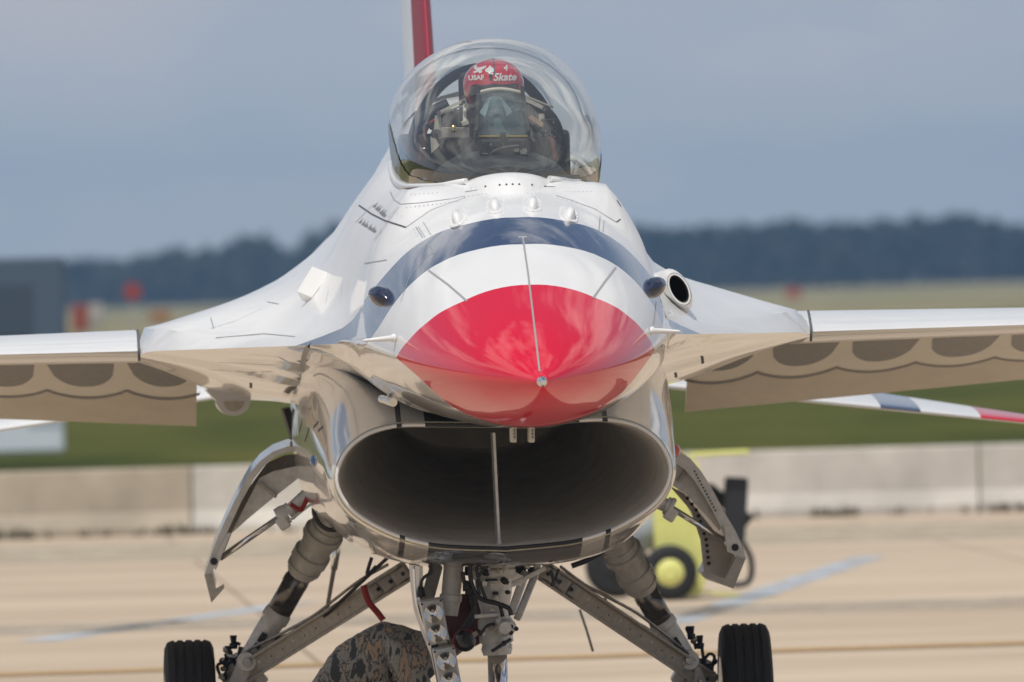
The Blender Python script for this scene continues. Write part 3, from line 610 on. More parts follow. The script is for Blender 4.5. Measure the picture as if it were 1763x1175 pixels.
# blade antennas ahead of the windscreen
for px, py, py0 in ((789, 386, 352), (853, 365, 337), (916, 362, 336), (979, 378, 349)):
    p, n = hit(px, py); q, n2 = hit(px, py0-0)
    b = MB(); ax = (q-p).normalized(); sx = ax.cross(n).normalized(); L = .26
    base = MB(); rw = []
    for k in range(21):
        a = 2*math.pi*k/20; u = math.copysign(abs(math.cos(a))**.6, math.cos(a))*.038; v_ = .12+math.copysign(abs(math.sin(a))**.6, math.sin(a))*.17
        rw.append(p+sx*u+ax*v_)
    top = [x+n*.004 for x in rw]; base.grid([[x-n*.01 for x in rw], top], smooth=False); base.add(top, [tuple(range(21))])
    for k in range(0, 20): 
        c = rw[k]*.93+(p+ax*.12)*.07+n*.004; base.box(c, (.006, .006, .006))
    ant = finish(base.build('antenna_base', M['white'], jet), 30)
    prof = []
    for k in range(9):
        t = k/8; hgt = .003+.042*math.sin(math.pi*min(1, t*1.2)**.8 if t < .83 else math.pi)*1.0; hgt = .040*(t**.35)*(1-t)**.8*1.9+.003; wd_ = .008+.016*math.sin(math.pi*t**.7)
        c = p+ax*(-.01+t*L)
        prof.append([c+sx*wd_*math.cos(a)+n*(hgt*max(0, math.sin(a))+.002) for a in np.linspace(0, math.pi, 9)])
    b.grid(prof); b.add(prof[0], [tuple(range(9))]); b.build('blade_antenna', M['white'], jet)
M['blister'] = mat('blister_dark_blue', (.012, .02, .055), .15, coat=.5)
# teardrop bumps in the navy band
for px, py, s_ in ((661, 512, 1), (1122, 497, 1)):
    p, n = hit(px, py); ax = Vector((0, 1, 0)); ax = (ax-n*ax.dot(n)).normalized(); sx = ax.cross(n); rot = None
    b = MB(); rw = []
    for k in range(15):
        t = k/14; r = .042*math.sqrt(max(0, 1-(1-min(1, t/.32))**2)) if t < .32 else .042*(1-((t-.32)/.68)**1.3)
        c = p+ax*(-.07+t*.36)-n*.004; rw.append([c+(sx*math.cos(a)*1.0+n*math.sin(a)*1.5)*(r+.0005) for a in np.linspace(0, 2*math.pi, 21)[:-1]])
    b.grid(rw, closed=True); b.build('sensor_blister', M['blister'], jet)
# side cone probes
for px, py, tx, ty in ((681, 582, 624, 587), (1120, 570, 1172, 571)):
    h_, n_ = hit(px, py); b_ = P(px, py, h_.y-.02); a = P(tx, ty, h_.y-.05); o = MB()
    o.lathe(a, b_, [(0, .003), (.1, .006), (.88, .0125), (.9, .017), (1.0, .017)], 14); o.build('airflow_probe', M['white'], jet)
# temperature probe, bent
o = MB(); p = [P(684, 664, 2.9), P(678, 668, 2.85), P(671, 682, 2.8), P(668, 688, 2.78)]; o.tube(p, .011); o.cyl(P(657, 687, 2.85), P(677, 693, 2.70), .016, .018); o.build('temperature_probe', M['bare'], jet)
# twin strip antennas under the nose
for px, l_ in ((883, 762), (914, 762)):
    o = MB(); a = P(px, 724, 2.4); b_ = P(px+.5, l_, 2.4); o.beam(a, b_, .022, .16, bev=.005)
    k = o.build('strip_antenna', M['cream'], jet); o = MB()
    for q in range(3): c = a+(b_-a)*(.45+.15*q); o.box((c.x+.003, c.y-.082, c.z), (.007, .002, .008))
    o.build('dark_mark', M['line'], k)
# gun port on the right shoulder
p = P(1168, 498, 4.52); rot = Matrix(((.90, 0, -.43), (0, 1, 0), (.43, 0, .90)))
o = MB(); rows_ = []
for t, sx_, sz_ in ((0, .046, .068), (.0, .038, .060), (.05, .034, .054), (.25, .032, .052)):
    rows_.append([p+rot @ Vector((sx_*math.cos(a)*.88, t-.06, sz_*math.sin(a)*1.05)) for a in np.linspace(0, 2*math.pi, 25)[:-1]])
o2 = MB(); base = []
for t, e in ((-.06, 1.03), (-.04, 1.12), (.06, 1.40), (.5, 1.7), (1.2, 1.6), (2.4, .8)):
    base.append([p+rot @ Vector((.046*e*math.cos(a)*.88-.10*max(0, t+.02), t, .068*e*math.sin(a)*1.05-.05*max(0, t+.02))) for a in np.linspace(0, 2*math.pi, 25)[:-1]])
o2.grid(base, closed=True); o2.grid([rows_[0], rows_[1]], closed=True); gp = finish(o2.build('gun_fairing', M['white'], jet), 50)
o.grid(rows_[1:], closed=True); o.add(rows_[-1], [tuple(range(24))]); o.build('gun_port', mat('gun_port_dark', (.10, .095, .08), .7), gp)
# white box lamp on the left shoulder
p, n = hit(543, 494); ax = Vector((0, 1, 0)); ax = (ax-n*ax.dot(n)).normalized(); sx = ax.cross(n).normalized(); rot = Matrix((sx, ax, n)).transposed()
o = MB(); a = [P(541, 466, 5.05), P(571, 478, 5.05), P(540, 519, 5.0), P(515, 509, 5.0)]; nn = Vector((-.25, -.45, .5)).normalized()*.05
o.prism([q-nn*.6 for q in a], nn*1.1); o.build('shoulder_light_box', M['white'], jet)
# navigation lamps on the inlet
for px, py, m_, sx_ in ((543, 793, 'blue_lens', -1), (1162, 776, 'red_lens', 1)):
    p = P(px, py, 5.1); o = MB(); o.ball(p, (.024, .04, .028), 14); lamp = o.build('position_lamp', M[m_], jet)
    o = MB(); o.ball(p+Vector((-sx_*.022, .01, 0)), (.018, .055, .040), 12); o.build('lamp_base', M['bare'], lamp)
# small fittings on the cheek, then its drawn dark reflections
o = MB(); o.beam(P(609, 665, 4.9), P(609, 700, 4.9), .018, .05); o.build('cheek_vane', M['dark'], jet)
o = MB(); o.beam(P(491, 703, 8.3), P(508, 757, 8.3), .03, .5, mi=0); o.build('ventral_blade', M['dark'], jet)
for a, b_ in (((520, 726), (515, 745)), ((532, 738), (525, 760)), ((548, 727), (540, 736)), ((556, 735), (548, 742))): seam([a, b_], .012, 'line', 'dark_mark')  # crisp dark reflections of the polished cheek, drawn as black strips
# half round fairing behind the left shelf
for sd in (-1,):
    o = MB(); c = P(402, 690, 9.6); c.x = sd*abs(c.x)
    pl = [c+Vector((.075*math.cos(a), 0, .068*math.sin(a))) for a in np.linspace(-math.pi, 0, 15)]+[c+Vector((.10, 0, .05)), c+Vector((-.12, 0, .05))]
    o.prism(pl, (0, .5, 0)); k = o.build('hook_fairing', M['white'], jet)
    o = MB(); o.prism([c+Vector((.045*math.cos(a), -.004, .045*math.sin(a)-.004)) for a in np.linspace(-math.pi, 0, 11)], (0, .003, 0)); o.build('fairing_recess', M['cream'], k)

# ---- canopy
sill_y = [2.72, 2.80, 2.95, 3.2, 3.6, 4.2, 4.8, 5.4, 6.0, 6.6]
def sillz(y): return float(np.interp(y, [2.7, 2.95, 3.5, 4.2, 5.2, 6.6], [2.655, 2.63, 2.635, 2.66, 2.735, 2.80]))
cw = lambda y: float(pchip([2.70, 2.76, 2.9, 3.1, 3.4, 3.9, 4.5, 5.2, 5.9, 6.7], np.array([.02, .14, .25, .335, .395, .417, .422, .408, .36, .25])[:, None], [y])[0, 0])
ct = lambda y: float(pchip([2.70, 2.76, 2.9, 3.1, 3.4, 3.9, 4.5, 5.2, 5.9, 6.7], np.array([2.672, 2.715, 2.79, 2.89, 3.02, 3.175, 3.252, 3.235, 3.16, 3.02])[:, None], [y])[0, 0])
def csec(y, d=0, n=45, a0=None):
    z0 = sillz(y); zt = ct(y)+d; wq = cw(y)+d; zc_ = z0+.36*(zt-z0); out = []; am = 106
    for k in range(n):
        a = R(-am+2*am*k/(n-1)); s, c = math.sin(a), math.cos(a)
        z = zc_+c*(zt-zc_) if c > 0 else zc_+c*(zc_-z0)/abs(math.cos(R(am)))
        out.append(Vector((.010+wq*math.copysign(abs(s)**.95, s), y, z)))
    return out
YC = list(2.70+ (np.linspace(0, 1, 60)**1.6)*(6.7-2.70))
o = MB(); o.grid([csec(y) for y in YC]); can = o.build('canopy', M['canopy'], jet)
o = MB(); hoop = lambda y, d: [Vector(((.335+d)*math.sin(R(q)), y, 2.72+(.44+d)*(math.cos(R(q)) if abs(q) < 90 else math.cos(R(q))*.5))) for q in np.linspace(-105, 105, 41)]; a = hoop(5.16, 0); b_ = hoop(5.26, 0); a2 = hoop(5.26, -.042); a3 = hoop(5.16, -.042); o.grid([a3, a, b_, a2, a3]); finish(o.build('canopy_arch', M['dark'], jet), 30)
# bronze lower edge of the transparency, broad at the sides
for sd in (-1, 1):
    o = MB(); rr = []
    for y in np.linspace(3.0, 5.12, 30):
        s_ = csec(y, .004, 61); wfrac = np.interp(y, [3.0, 3.3, 5.12], [.0, .05, .30]); rr.append([s_[(0 if sd < 0 else 60)+int(0)*sd]+(s_[(int(10*1)) if sd < 0 else 50]-s_[0 if sd < 0 else 60])*t*wfrac*2 for t in np.linspace(0, 1, 4)])
    m_ = 0; rr2 = []
    for y in np.linspace(3.0, 5.12, 30):
        wf = np.interp(y, [3.0, 3.4, 5.12], [1.0, 1.5, 5.0]); s_ = csec(y, .004, 181); idx = [int(round(k*wf*1.2)) for k in range(4)]
        rr2.append([s_[i] if sd < 0 else s_[180-i] for i in idx])
    o.grid(rr2); o.build('canopy_edge', M['bronze'], can)
# white frame along the sill
for sd in (-1, 1):
    o = MB(); o.tube([Vector((sd*(cw(y)*.955+.004), y, sillz(y)+.004)) for y in list(np.linspace(2.79, 3.4, 14))+list(np.linspace(3.5, 6.5, 16))], .013, 8, spline=False); o.build('sill_frame', M['white'], jet)
# rounded white fairing at the foot of the windscreen, with its screws
def fair(u, t):
    """u across -1..1, t 0 front .. 1 top"""
    x = u*.178; zt = 2.640+.040*max(0, 1-u*u)**.75; zf = 2.578-.002*u*u
    return Vector((x, 2.56-.11*(1-u*u)*(1-t)+.16*u*u+.14*t, zf+(zt-zf)*math.sin(t*math.pi/2)))
o = MB(); o.grid([[fair(u, t) for u in np.linspace(-1, 1, 31)] for t in np.linspace(0, 1, 9)]); rim = [fair(u, 1) for u in np.linspace(-1, 1, 31)]; o.grid([rim, [p+Vector((0, .15, -.05)) for p in rim]])
wf = o.build('windscreen_fairing', M['white'], jet)
for u in (-.55, -.24, -.09, .05, .20, .50, .82, -.85):
    p = fair(u, .34); o = MB(); o.lathe(p+Vector((0, -.004, .001)), p+Vector((0, .006, 0)), [(0, .0045), (1, .0045)], 8); o.build('screw_hole', M['line'], wf)
for pts in (((801, 331), (826, 327)), ((955, 322), (935, 322))): seam(list(pts), .006, 'line', 'panel_gap')

# ---- cockpit
def cbox(name, p, size, m, par=jet, bev=.004, rot=None):
    o = MB(); o.box(p, size, rot, 0, bev); return o.build(name, M[m] if isinstance(m, str) else m, par)
# glare shield hood
o = MB(); rr = []
for y, k in ((3.02, .62), (3.15, .74), (3.45, .93), (3.75, 1.0), (3.80, .99)):
    rr.append([Vector((.30*k*math.cos(a), y, 2.58+(.205*k)*max(0, math.sin(a))**.75)) for a in np.linspace(0, math.pi, 25)])
o.grid(rr); o.add(rr[-1], [tuple(range(25))]); o.add(rr[0], [tuple(range(25))]); gs = finish(o.build('glare_shield', M['cockpit'], jet), 40)
# head-up display: frame, cream top edge, combiner glass, base
HY = 3.45
fr_ = MB()
for a, b_ in (((823, 160), (820, 236)), ((899, 158), (911, 236))): fr_.beam(P(*a, HY+.06), P(*b_, HY-.02), .014, .12, bev=.003)
fr_.beam(P(818, 238, HY-.02), P(913, 238, HY-.02), .018, .03, (0, -1, 0), bev=.003); hud = fr_.build('head_up_display', M['dark'], jet)
o = MB(); tp = [P(824+75*k/10, 163-9*math.sin(math.pi*(k+1.2)/12), HY+.05) for k in range(11)]; o.tube(tp, .0085, 8); o.build('display_top_edge', M['cream'], hud)
o = MB(); o.grid([[P(824+75*k/8+( -2.5+ 13.5*k/8)*t*.9, 163-8*math.sin(math.pi*(k+1)/10)*(1-t)+72*t, HY+.05-.07*t) for k in range(9)] for t in (0, .33, .66, 1)]); o.build('combiner_glass', M['hud'], hud)
o = MB(); o.beam(P(823, 234.5, HY-.04), P(908, 234.5, HY-.04), .005, .02); o.build('amber_edge', mat('amber', (.45, .33, .05), .4), hud)
cbox('display_projector', P(866, 257, HY+.05), (.20, .22, .085), 'cockpit', hud, .012)
cbox('latch', P(866, 238, HY-.07), (.024, .03, .050), 'dark', hud, .004)
o = MB(); o.lathe(P(866, 237, HY-.09), P(866, 237, HY-.075), [(0, .007), (1, .007)], 12); o.build('latch_knob', M['cockpit'], hud)
rk = random.Random(4)
for k in range(26):
    px, py = rk.uniform(826, 908), rk.uniform(247, 274); s_ = rk.uniform(.006, .020)
    cbox('projector_fitting', P(px, py, HY-.06-rk.random()*.03), (s_*rk.uniform(.7, 1.9), .02, s_), rk.choice(['dark', 'dark', 'cockpit', 'steel', 'gear2']), hud, .002)
o = MB(); o.tube([P(x, y, HY-.09) for x, y in ((895, 252), (868, 255), (850, 262), (843, 272), (846, 281), (870, 286), (905, 287))], .008, 8); o.build('cable', M['hose'], hud)
o = MB(); o.tube([P(x, y, HY-.09) for x, y in ((828, 275), (838, 277), (848, 268))], .006, 8); o.build('cable', M['hose'], hud)
o = MB(); o.cyl(P(903, 260, HY-.1), P(903, 260, HY-.05), .011); o.build('knob', M['steel'], hud)
o = MB(); o.beam(P(911, 250, HY), P(917, 280, HY), .006, .05); o.build('bracket_plate', M['dark'], hud)
# left side: cream mirror and camera brackets
o = MB(); o.prism([P(x, y, 4.0) for x, y in ((749, 199), (759, 199), (760, 228), (756, 252), (743, 264), (741, 240), (748, 222))], (0, .03, 0)); br = o.build('grip_bracket', M['cream'], jet)
o = MB(); o.beam(P(756, 194, 4.02), P(799, 173, 4.1), .012, .02); o.beam(P(756, 197, 4.02), P(797, 182, 4.1), .008, .02); o.build('bracket_arm', M['cream'], br)
o = MB(); a = P(755.5, 195, 4.0); o.lathe(a+Vector((0, -.03, 0)), a, [(0, .009), (1, .009)], 14); o.build('pivot', M['steel'], br)
o = MB(); o.ball(P(751, 231, 3.93), (.024, .03, .02), 14); o.tube([P(752, 236, 3.95), P(758, 246, 3.95), P(759, 240, 3.95)], .007); o.build('throttle_knob', M['dark'], jet)
o = MB(); o.beam(P(762, 229, 3.95), P(806, 229, 4.0), .045, .03, bev=.004); k_ = o.build('side_console_box', M['gear2'], jet)
o = MB(); a = P(781, 223, 3.93); o.lathe(a+Vector((0, 0, -.012)), a+Vector((0, 0, .016)), [(0, .010), (.3, .012), (.5, .008), (1, .010)], 12); o.build('brass_fitting', mat('brass', (.6, .42, .16), .2, metal=1), k_)
o = MB(); o.beam(P(795, 214, 3.9), P(806, 210, 3.9), .022, .05, bev=.003); o.beam(P(800, 214, 3.95), P(800, 175, 4.0), .014, .02, bev=.003); o.build('camera_bracket', M['cream'], jet)
for a in ((798, 176), (803, 183)):
    o = MB(); q = P(*a, 3.95); o.lathe(q+Vector((0, -.02, 0)), q, [(0, .010), (1, .010)], 12); o.build('bracket_bolt', M['steel'], jet)
o = MB(); o.tube([P(x, y, 4.05) for x, y in ((726, 232), (729, 252), (731, 262), (735, 280))], .014); o.tube([P(x, y, 4.05) for x, y in ((724, 228), (735, 214), (745, 222))], .010, mi=1); o.build('oxygen_hose', [mat('brown_hose', (.12, .075, .05), .6), M['dark']], jet)
o = MB(); o.cyl(P(731, 255, 4.03), P(731, 259, 4.03), .017); o.build('hose_clamp', M['steel'], jet)
# right side
o = MB(); o.beam(P(906, 172, 4.1), P(937, 187, 4.0), .016, .02); o.beam(P(906, 166, 4.12), P(950, 184, 4.0), .007, .02); rb = o.build('bracket_arm', M['gear2'], jet)
o = MB(); a = P(937, 188, 3.97); o.lathe(a+Vector((0, -.03, 0)), a, [(0, .009), (1, .009)], 14); o.build('pivot', M['steel'], rb)
o = MB(); o.beam(P(932, 196, 3.98), P(934, 209, 3.98), .024, .02); o.build('white_plate', M['cream'], rb)
cb = cbox('camera_box', P(944, 220, 3.98), (.062, .06, .075), 'dark', jet, .006)
for k in range(16):
    q = P(rk.uniform(931, 956), rk.uniform(206, 236), 3.945); o = MB(); s_ = rk.uniform(.0018, .0035); o.box(q, (s_, .003, s_)); o.build('fastener', M['cream'], cb, False)
o = MB(); o.beam(P(914, 202, 4.0), P(936, 217, 3.95), .018, .02); o.build('brown_strap', mat('tan_strap', (.24, .15, .09), .6), jet)
o = MB(); o.beam(P(908, 185, 4.08), P(930, 222, 4.02), .045, .03); o.beam(P(905, 210, 4.08), P(925, 245, 4.02), .03, .03); o.build('console_panel', M['cockpit'], jet)
cbox('sensor_box', P(975, 309, 3.2), (.11, .05, .035), mat('teal_glass', (.02, .055, .065), .15, coat=1), jet, .004)
# ejection seat
st = MB(); st.box((0, 4.98, 2.45), (.44, .10, 1.05), Matrix.Rotation(R(-14), 3, 'X'), 0, .02); seat = st.build('ejection_seat', M['cockpit'], jet)
cbox('headrest', (0, 4.92, 2.99), (.22, .10, .26), 'dark', seat, .03, Matrix.Rotation(R(-14), 3, 'X'))
cbox('seat_pan', (0, 4.62, 2.02), (.44, .52, .16), 'cockpit', seat, .03)
for sd in (-1, 1):
    o = MB(); o.tube([(sd*.30, 4.98, 2.62), (sd*.30, 4.95, 2.80), (sd*.26, 4.95, 2.92), (sd*.15, 4.95, 2.98)], .035, 10); o.build('seat_side_rail', M['dark'], seat)
    o = MB(); o.tube([(sd*.285, 4.9, 2.74), (sd*.255, 4.88, 2.88), (sd*.2, 4.88, 2.93)], .009, 8); o.build('red_handle', M['redtag'], seat)
for sd in (-1, 1): cbox('seat_side_panel', (sd*.275, 5.22, 2.72), (.17, .06, .30), 'cockpit', seat, .02)
o = MB(); o.grid([[Vector((.36*math.cos(a), y, 2.76+.30*math.sin(a))) for a in np.linspace(-.2, math.pi+.2, 19)] for y in (6.30, 6.34)]); o.add([Vector((.36*math.cos(a), 6.34, 2.76+.30*math.sin(a))) for a in np.linspace(-.2, math.pi+.2, 19)], [tuple(range(19))]); o.build('rear_bulkhead', M['gear'], jet)

# ---- main landing gear
def mirror(v, sd): return Vector((sd*abs(v.x), v.y, v.z))
GY = 8.6
def gear_side(sd):
    left = sd < 0
    wc = P(324.5, 1097, GY) if left else P(1280.5, 1068, GY); wx = wc.x; Rw = .352
    # wheel
    o = MB(); tw = .111; pr = []
    prof = [(-1, .60), (-1.0, .78), (-.97, .90), (-.86, .972), (-.70, .994)]
    for g in (-.52, -.18, .18, .52): prof += [(g-.075, 1.0), (g-.05, .982), (g+.05, .982), (g+.075, 1.0)]
    prof += [(.70, .994), (.86, .972), (.97, .90), (1.0, .78), (1, .60)]
    c = Vector((wx, GY, Rw)); o.lathe(c+Vector((-1, 0, 0)), c+Vector((1, 0, 0)), [(.5+a*tw/2, r*Rw) for a, r in prof], 56, caps=False)
    wheel = bpy.data.objects.new('main_wheel', None); col.objects.link(wheel); wheel.parent = jet
    finish(o.build('tyre', M['tyre'], wheel), 25)
    o = MB(); o.lathe(c+Vector((-1, 0, 0)), c+Vector((1, 0, 0)), [(.5-.055, .215), (.5-.03, .20), (.5-.02, .10), (.5-.04, .06), (.5+.04, .06), (.5+.02, .10), (.5+.03, .20), (.5+.055, .215)], 32); o.build('rim', M['gear'], wheel)
    T = (lambda x, y, s=GY: P(x, y, s))
    if left:
        A0, A1, A2, A3, A4, A5 = (572, 893), (535, 958), (507, 1005), (478, 1057), (425, 1138), (418, 1146); B0, B1 = (697, 985), (398, 1172); K = (412, 1140)
    else:
        A0, A1, A2, A3, A4, A5 = (1058, 928), (1093, 988), (1116, 1030), (1140, 1072), (1185, 1137), (1190, 1146); B0, B1 = (938, 985), (1222, 1175); K = (1192, 1138)
    yt = 8.15
    def S(p, t): return P(*p, yt+(GY-.02-yt)*t)
    # shock strut
    a, b_, c_, d_, e_ = S(A0, 0), S(A1, .3), S(A2, .5), S(A3, .62), P(*A4, GY-.15)
    o = MB(); o.lathe(a, b_, [(-.25, .066), (.20, .070), (.205, .078), (.36, .078), (.365, .090), (.50, .090), (.505, .078), (.62, .078), (.625, .072), (.90, .072), (.905, .084), (1, .084)], 22); o.lathe(b_, b_+(c_-b_)*.62, [(0, .084), (.22, .084), (.225, .074), (.55, .072), (.555, .078), (.7, .078), (.705, .070), (.9, .068), (.905, .062), (1, .062)], 22); strut = finish(o.build('shock_strut', M['gear'], jet), 22)
    o = MB(); o.lathe(b_+(c_-b_)*.5, d_, [(0, .055), (1, .055)], 22); o.build('chrome_piston', mat('dark_piston', (.22, .21, .20), .2, metal=.7, noise=.5, nscale=22), strut)
    o = MB(); o.lathe(c_-(c_-b_)*.12, c_+(c_-b_)*.02, [(0, .058), (1, .058)], 22); o.build('wear_ring', M['cream'], strut)
    o = MB(); o.lathe(d_, e_, [(-.06, .058), (0, .062), (.12, .062), (.16, .054), (.6, .048), (.95, .042), (1.08, .046)], 20); lower = finish(o.build('lower_strut', M['gear'], strut), 35)
    dd = (e_-d_).normalized(); f = d_+(e_-d_)*.42+Vector((0, -.058, 0)); o = MB(); o.beam(f, f+dd*.045, .028, .012); o.beam(f+dd*.055, f+dd*.075, .028, .012); o.build('stencil_plate', M['dark'], lower)
    o = MB(); kp = P(*((425, 1140) if left else (1187, 1137)), GY-.23); o.lathe(kp+Vector((0, -.01, 0)), kp+Vector((0, .16, 0)), [(0, .040), (.08, .045), (1, .045)], 18); o.beam(kp+Vector((0, .07, 0)), P(*((408, 1175) if left else (1200, 1175)), GY-.1), .075, .10, bev=.01); o.beam(kp+Vector((0, .07, 0)), P(*((452, 1172) if left else (1165, 1172)), GY-.1), .05, .08, bev=.01); jt = o.build('pivot_lug', M['gear'], jet)
    o = MB(); o.lathe(kp+Vector((0, -.035, 0)), kp+Vector((0, -.018, 0)), [(0, .018), (1, .020)], 12); o.build('pivot_bolt', M['steel'], jt)
    # drag brace: channel beam with raised edges, lugs and holes
    yb = 7.65
    q0, q1 = P(*B0, yb), P(*B1, GY-.05); up = Vector((0, -1, 0)); dd = (q1-q0).normalized(); nrm = dd.cross(up).normalized()
    o = MB(); o.beam(q0, q1, .074, .07, up, 0, .006)
    for s in (-1, 1): o.beam(q0+nrm*s*.040-up*-.04, q1+nrm*s*.040-up*-.04, .013, .05, up, 0, .003)
    brace = o.build('drag_brace', M['gear2'], jet)
    for k in range(15):
        p = q0+(q1-q0)*(.05+.9*k/14)+up*.038; o = MB(); o.box(p, (.02, .006, .02) if k % 3 else (.034, .008, .012), None, 0, .0); o.build('brace_hole' if k % 3 else 'brace_rib', M['dark'] if k % 3 else M['gear'], brace, False)
    for k, t in enumerate((.03, .10, .17)):
        p = q0+(q1-q0)*t+up*.055; o = MB(); o.box(p, (.07-.01*k, .05, .055), Matrix.Rotation(-math.atan2(dd.z, dd.x), 3, 'Y'), 0, .006); br_ = o.build('brace_fitting', M['gear2'], brace)
        for s in (-1, 1):
            o = MB(); z = p+dd*.02*s+up*.026; o.lathe(z, z+up*.012, [(0, .010), (1, .008)], 8); o.build('bolt', M['dark'], br_)
    for k, off_ in enumerate((.062,)):
        o = MB(); o.tube([q0+(q1-q0)*t+nrm*((off_ if left else -off_)+.012*math.sin(t*9+k))+up*.03 for t in (.05, .2, .35, .5, .68, .84, .97)], .007, 6); o.build('brake_line', M['hose' if k else 'steel'], brace)
    # side rods
    if left: r0, r1 = (592, 895), (648, 850)
    lines = (((655, 850+0), (0, 0)),)
    o = MB()
    if left: o.tube([P(x, y, 8.3) for x, y in ((650, 848), (642, 862), (570, 905))], .006)
    # hub cluster
    o = MB(); cl = [(412, 1165, .15, .10), (432, 1158, .08, .12), (400, 1148, .06, .08)] if left else [(1195, 1165, .15, .10), (1178, 1158, .08, .12), (1212, 1150, .06, .08)]
    for x, y, a_, b2 in cl: o.box(P(x, y, GY-.03), (a_, .12, b2), Matrix.Rotation(R(30*sd), 3, 'Y'), 0, .012)
    o.lathe(P(*((440, 1185) if left else (1175, 1180)), GY), Vector((wx, GY, Rw+.0)), [(0, .05), (1, .05)], 16)
    ax = finish(o.build('axle_knuckle', M['gear'], jet), 35)
    rr_ = random.Random(11+sd)
    for k in range(22):
        x = rr_.uniform(378, 432) if left else rr_.uniform(1166, 1232); y = rr_.uniform(1104, 1175); o = MB(); p = P(x, y, GY-.10-rr_.random()*.06)
        if y < 1135 and (388 > x or x > 1195): continue
        if k % 2: o.lathe(p, p+Vector((rr_.uniform(-.02, .02), -.02, rr_.uniform(-.02, .02))), [(0, .010), (.6, .013), (.7, .008), (1, .007)], 8)
        else: o.box(p, (rr_.uniform(.015, .04), .03, rr_.uniform(.015, .035)), Matrix.Rotation(rr_.uniform(0, 3), 3, 'Y'), 0, .003)
        o.build('knuckle_fitting', M[rr_.choice(['dark', 'gear', 'steel', 'gear2', 'dark'])], ax)
    tubes = [((388, 1172), (392, 1125), (393, 1118)), ((393, 1120), (404, 1108), (414, 1110)), ((382, 1170), (374, 1148), (383, 1142), (392, 1150)), ((436, 1142), (470, 1105), (520, 1085), (548, 1072)), ((440, 1120), (490, 1095), (545, 1078)), ((450, 1170), (446, 1140), (430, 1122))] if left else [((1218, 1172), (1212, 1140), (1206, 1100), (1205, 1096)), ((1198, 1118), (1190, 1086), (1182, 1082), (1188, 1095)), ((1226, 1150), (1230, 1132), (1222, 1126), (1214, 1134)), ((1165, 1125), (1120, 1090), (1060, 1058), (1040, 1030)), ((1160, 1120), (1110, 1080), (1075, 1066)), ((1150, 1140), (1140, 1105), (1128, 1092))]
    for tpts in tubes:
        o = MB(); o.tube([P(x, y, GY-.12) for x, y in tpts], .0075, 7); o.build('brake_hose', M['hose'], ax)
    for x, y in (((393, 1124), (402, 1106)) if left else ((1205, 1106), (1190, 1090))):
        o = MB(); p = P(x, y, GY-.13); o.lathe(p+Vector((0, 0, -.03)), p+Vector((0, 0, .03)), [(0, .016), (.4, .020), (.45, .012), (1, .016)], 10); o.build('hose_union', M['dark'], ax)
    # door: curved shell, front web, tip, hinge side, actuator
    if left:
        outer = [(512, 769), (495, 769), (470, 778), (448, 794), (428, 818), (405, 860), (385, 902), (368, 942), (356, 978), (352, 990), (364, 1038)]
        inner = [(513, 779), (496, 778), (474, 787), (455, 802), (437, 825), (415, 865), (396, 906), (380, 945), (368, 978), (364, 990), (371, 1016)]
        web = [(447, 823), (470, 812), (514, 802), (520, 819), (470, 858), (430, 891), (397, 920)]
        tip = [(364, 1038), (352, 990), (366, 988), (372, 1014), (386, 1006), (386, 1013)]; arm = [(384, 950), (372, 982), (363, 975), (392, 918), (398, 918)]; pin = (368.5, 967)
        rib = ((446, 832), (476, 856)); act = ((536, 845), (495, 884), (478, 893), (378, 962)); tag_ = True
    else:
        outer = [(1150, 778), (1168, 776), (1188, 789), (1206, 810), (1224, 838), (1240, 868), (1254, 894), (1266, 914), (1277, 938), (1284, 962), (1263, 1014)]
        inner = [(1148, 800), (1162, 797), (1178, 808), (1194, 826), (1210, 850), (1226, 878), (1240, 906), (1251, 930), (1262, 950), (1266, 962), (1248, 1000)]
        web = [(1148, 800), (1170, 796), (1185, 810), (1200, 832), (1216, 862), (1232, 890), (1242, 908), (1238, 914), (1220, 893), (1180, 850), (1150, 832)]
        tip = [(1263, 1014), (1284, 962), (1268, 958), (1248, 996), (1209, 984), (1210, 993)]; arm = [(1252, 950), (1264, 955), (1275, 945), (1256, 905), (1246, 905)]; pin = (1266, 943)
        rib = ((1168, 830), (1184, 806)); act = ((1128, 862), (1150, 872), (1158, 876), (1248, 932)); tag_ = False
    dy = 7.55; dl = Vector((-.055, 1.25, .02))*1.0 if not left else Vector((.03, 1.25, .02))
    o = MB(); n = len(outer); ou = [P(*p, dy) for p in outer]; inn = [P(*p, dy) for p in inner]
    loop = ou+inn[::-1]; loop2 = [p+dl for p in loop]; m_ = len(loop)
    for i in range(m_):
        j = (i+1) % m_; o.add([loop[i], loop[j], loop2[j], loop2[i]], [(0, 1, 2, 3)], 1 if i < n-1 else 0, True)
    for i in range(n-1):
        o.add([ou[i], ou[i+1], inn[i+1], inn[i]], [(0, 1, 2, 3)], 0); o.add([ou[i]+dl, inn[i]+dl, inn[i+1]+dl, ou[i+1]+dl], [(0, 1, 2, 3)], 0)
    door = finish(o.build('gear_door', [M['gear'], M['bare']], jet), 35); door['label'] = 'open main gear door on the left of the picture' if left else 'open main gear door on the right, its perforated inner face showing'
    o = MB(); o.prism([P(*p, dy+.06) for p in web], (0, .015, 0)); o.build('door_web', M['gear'], door)
    if left: o = MB(); o.prism([P(*p, dy+.2) for p in ((460, 797), (490, 784), (513, 782), (518, 806), (447, 826), (398, 921), (386, 950), (378, 948), (396, 900), (430, 838))], (0, .015, 0)); o.build('door_inner_skin', M['gear2'], door)  # brown plate stands in for the shadowed inside of the door shell
    o = MB(); o.prism([P(*p, dy-.012) for p in tip], (0, .05, 0)); o.build('door_tip', M['gear2'], door)
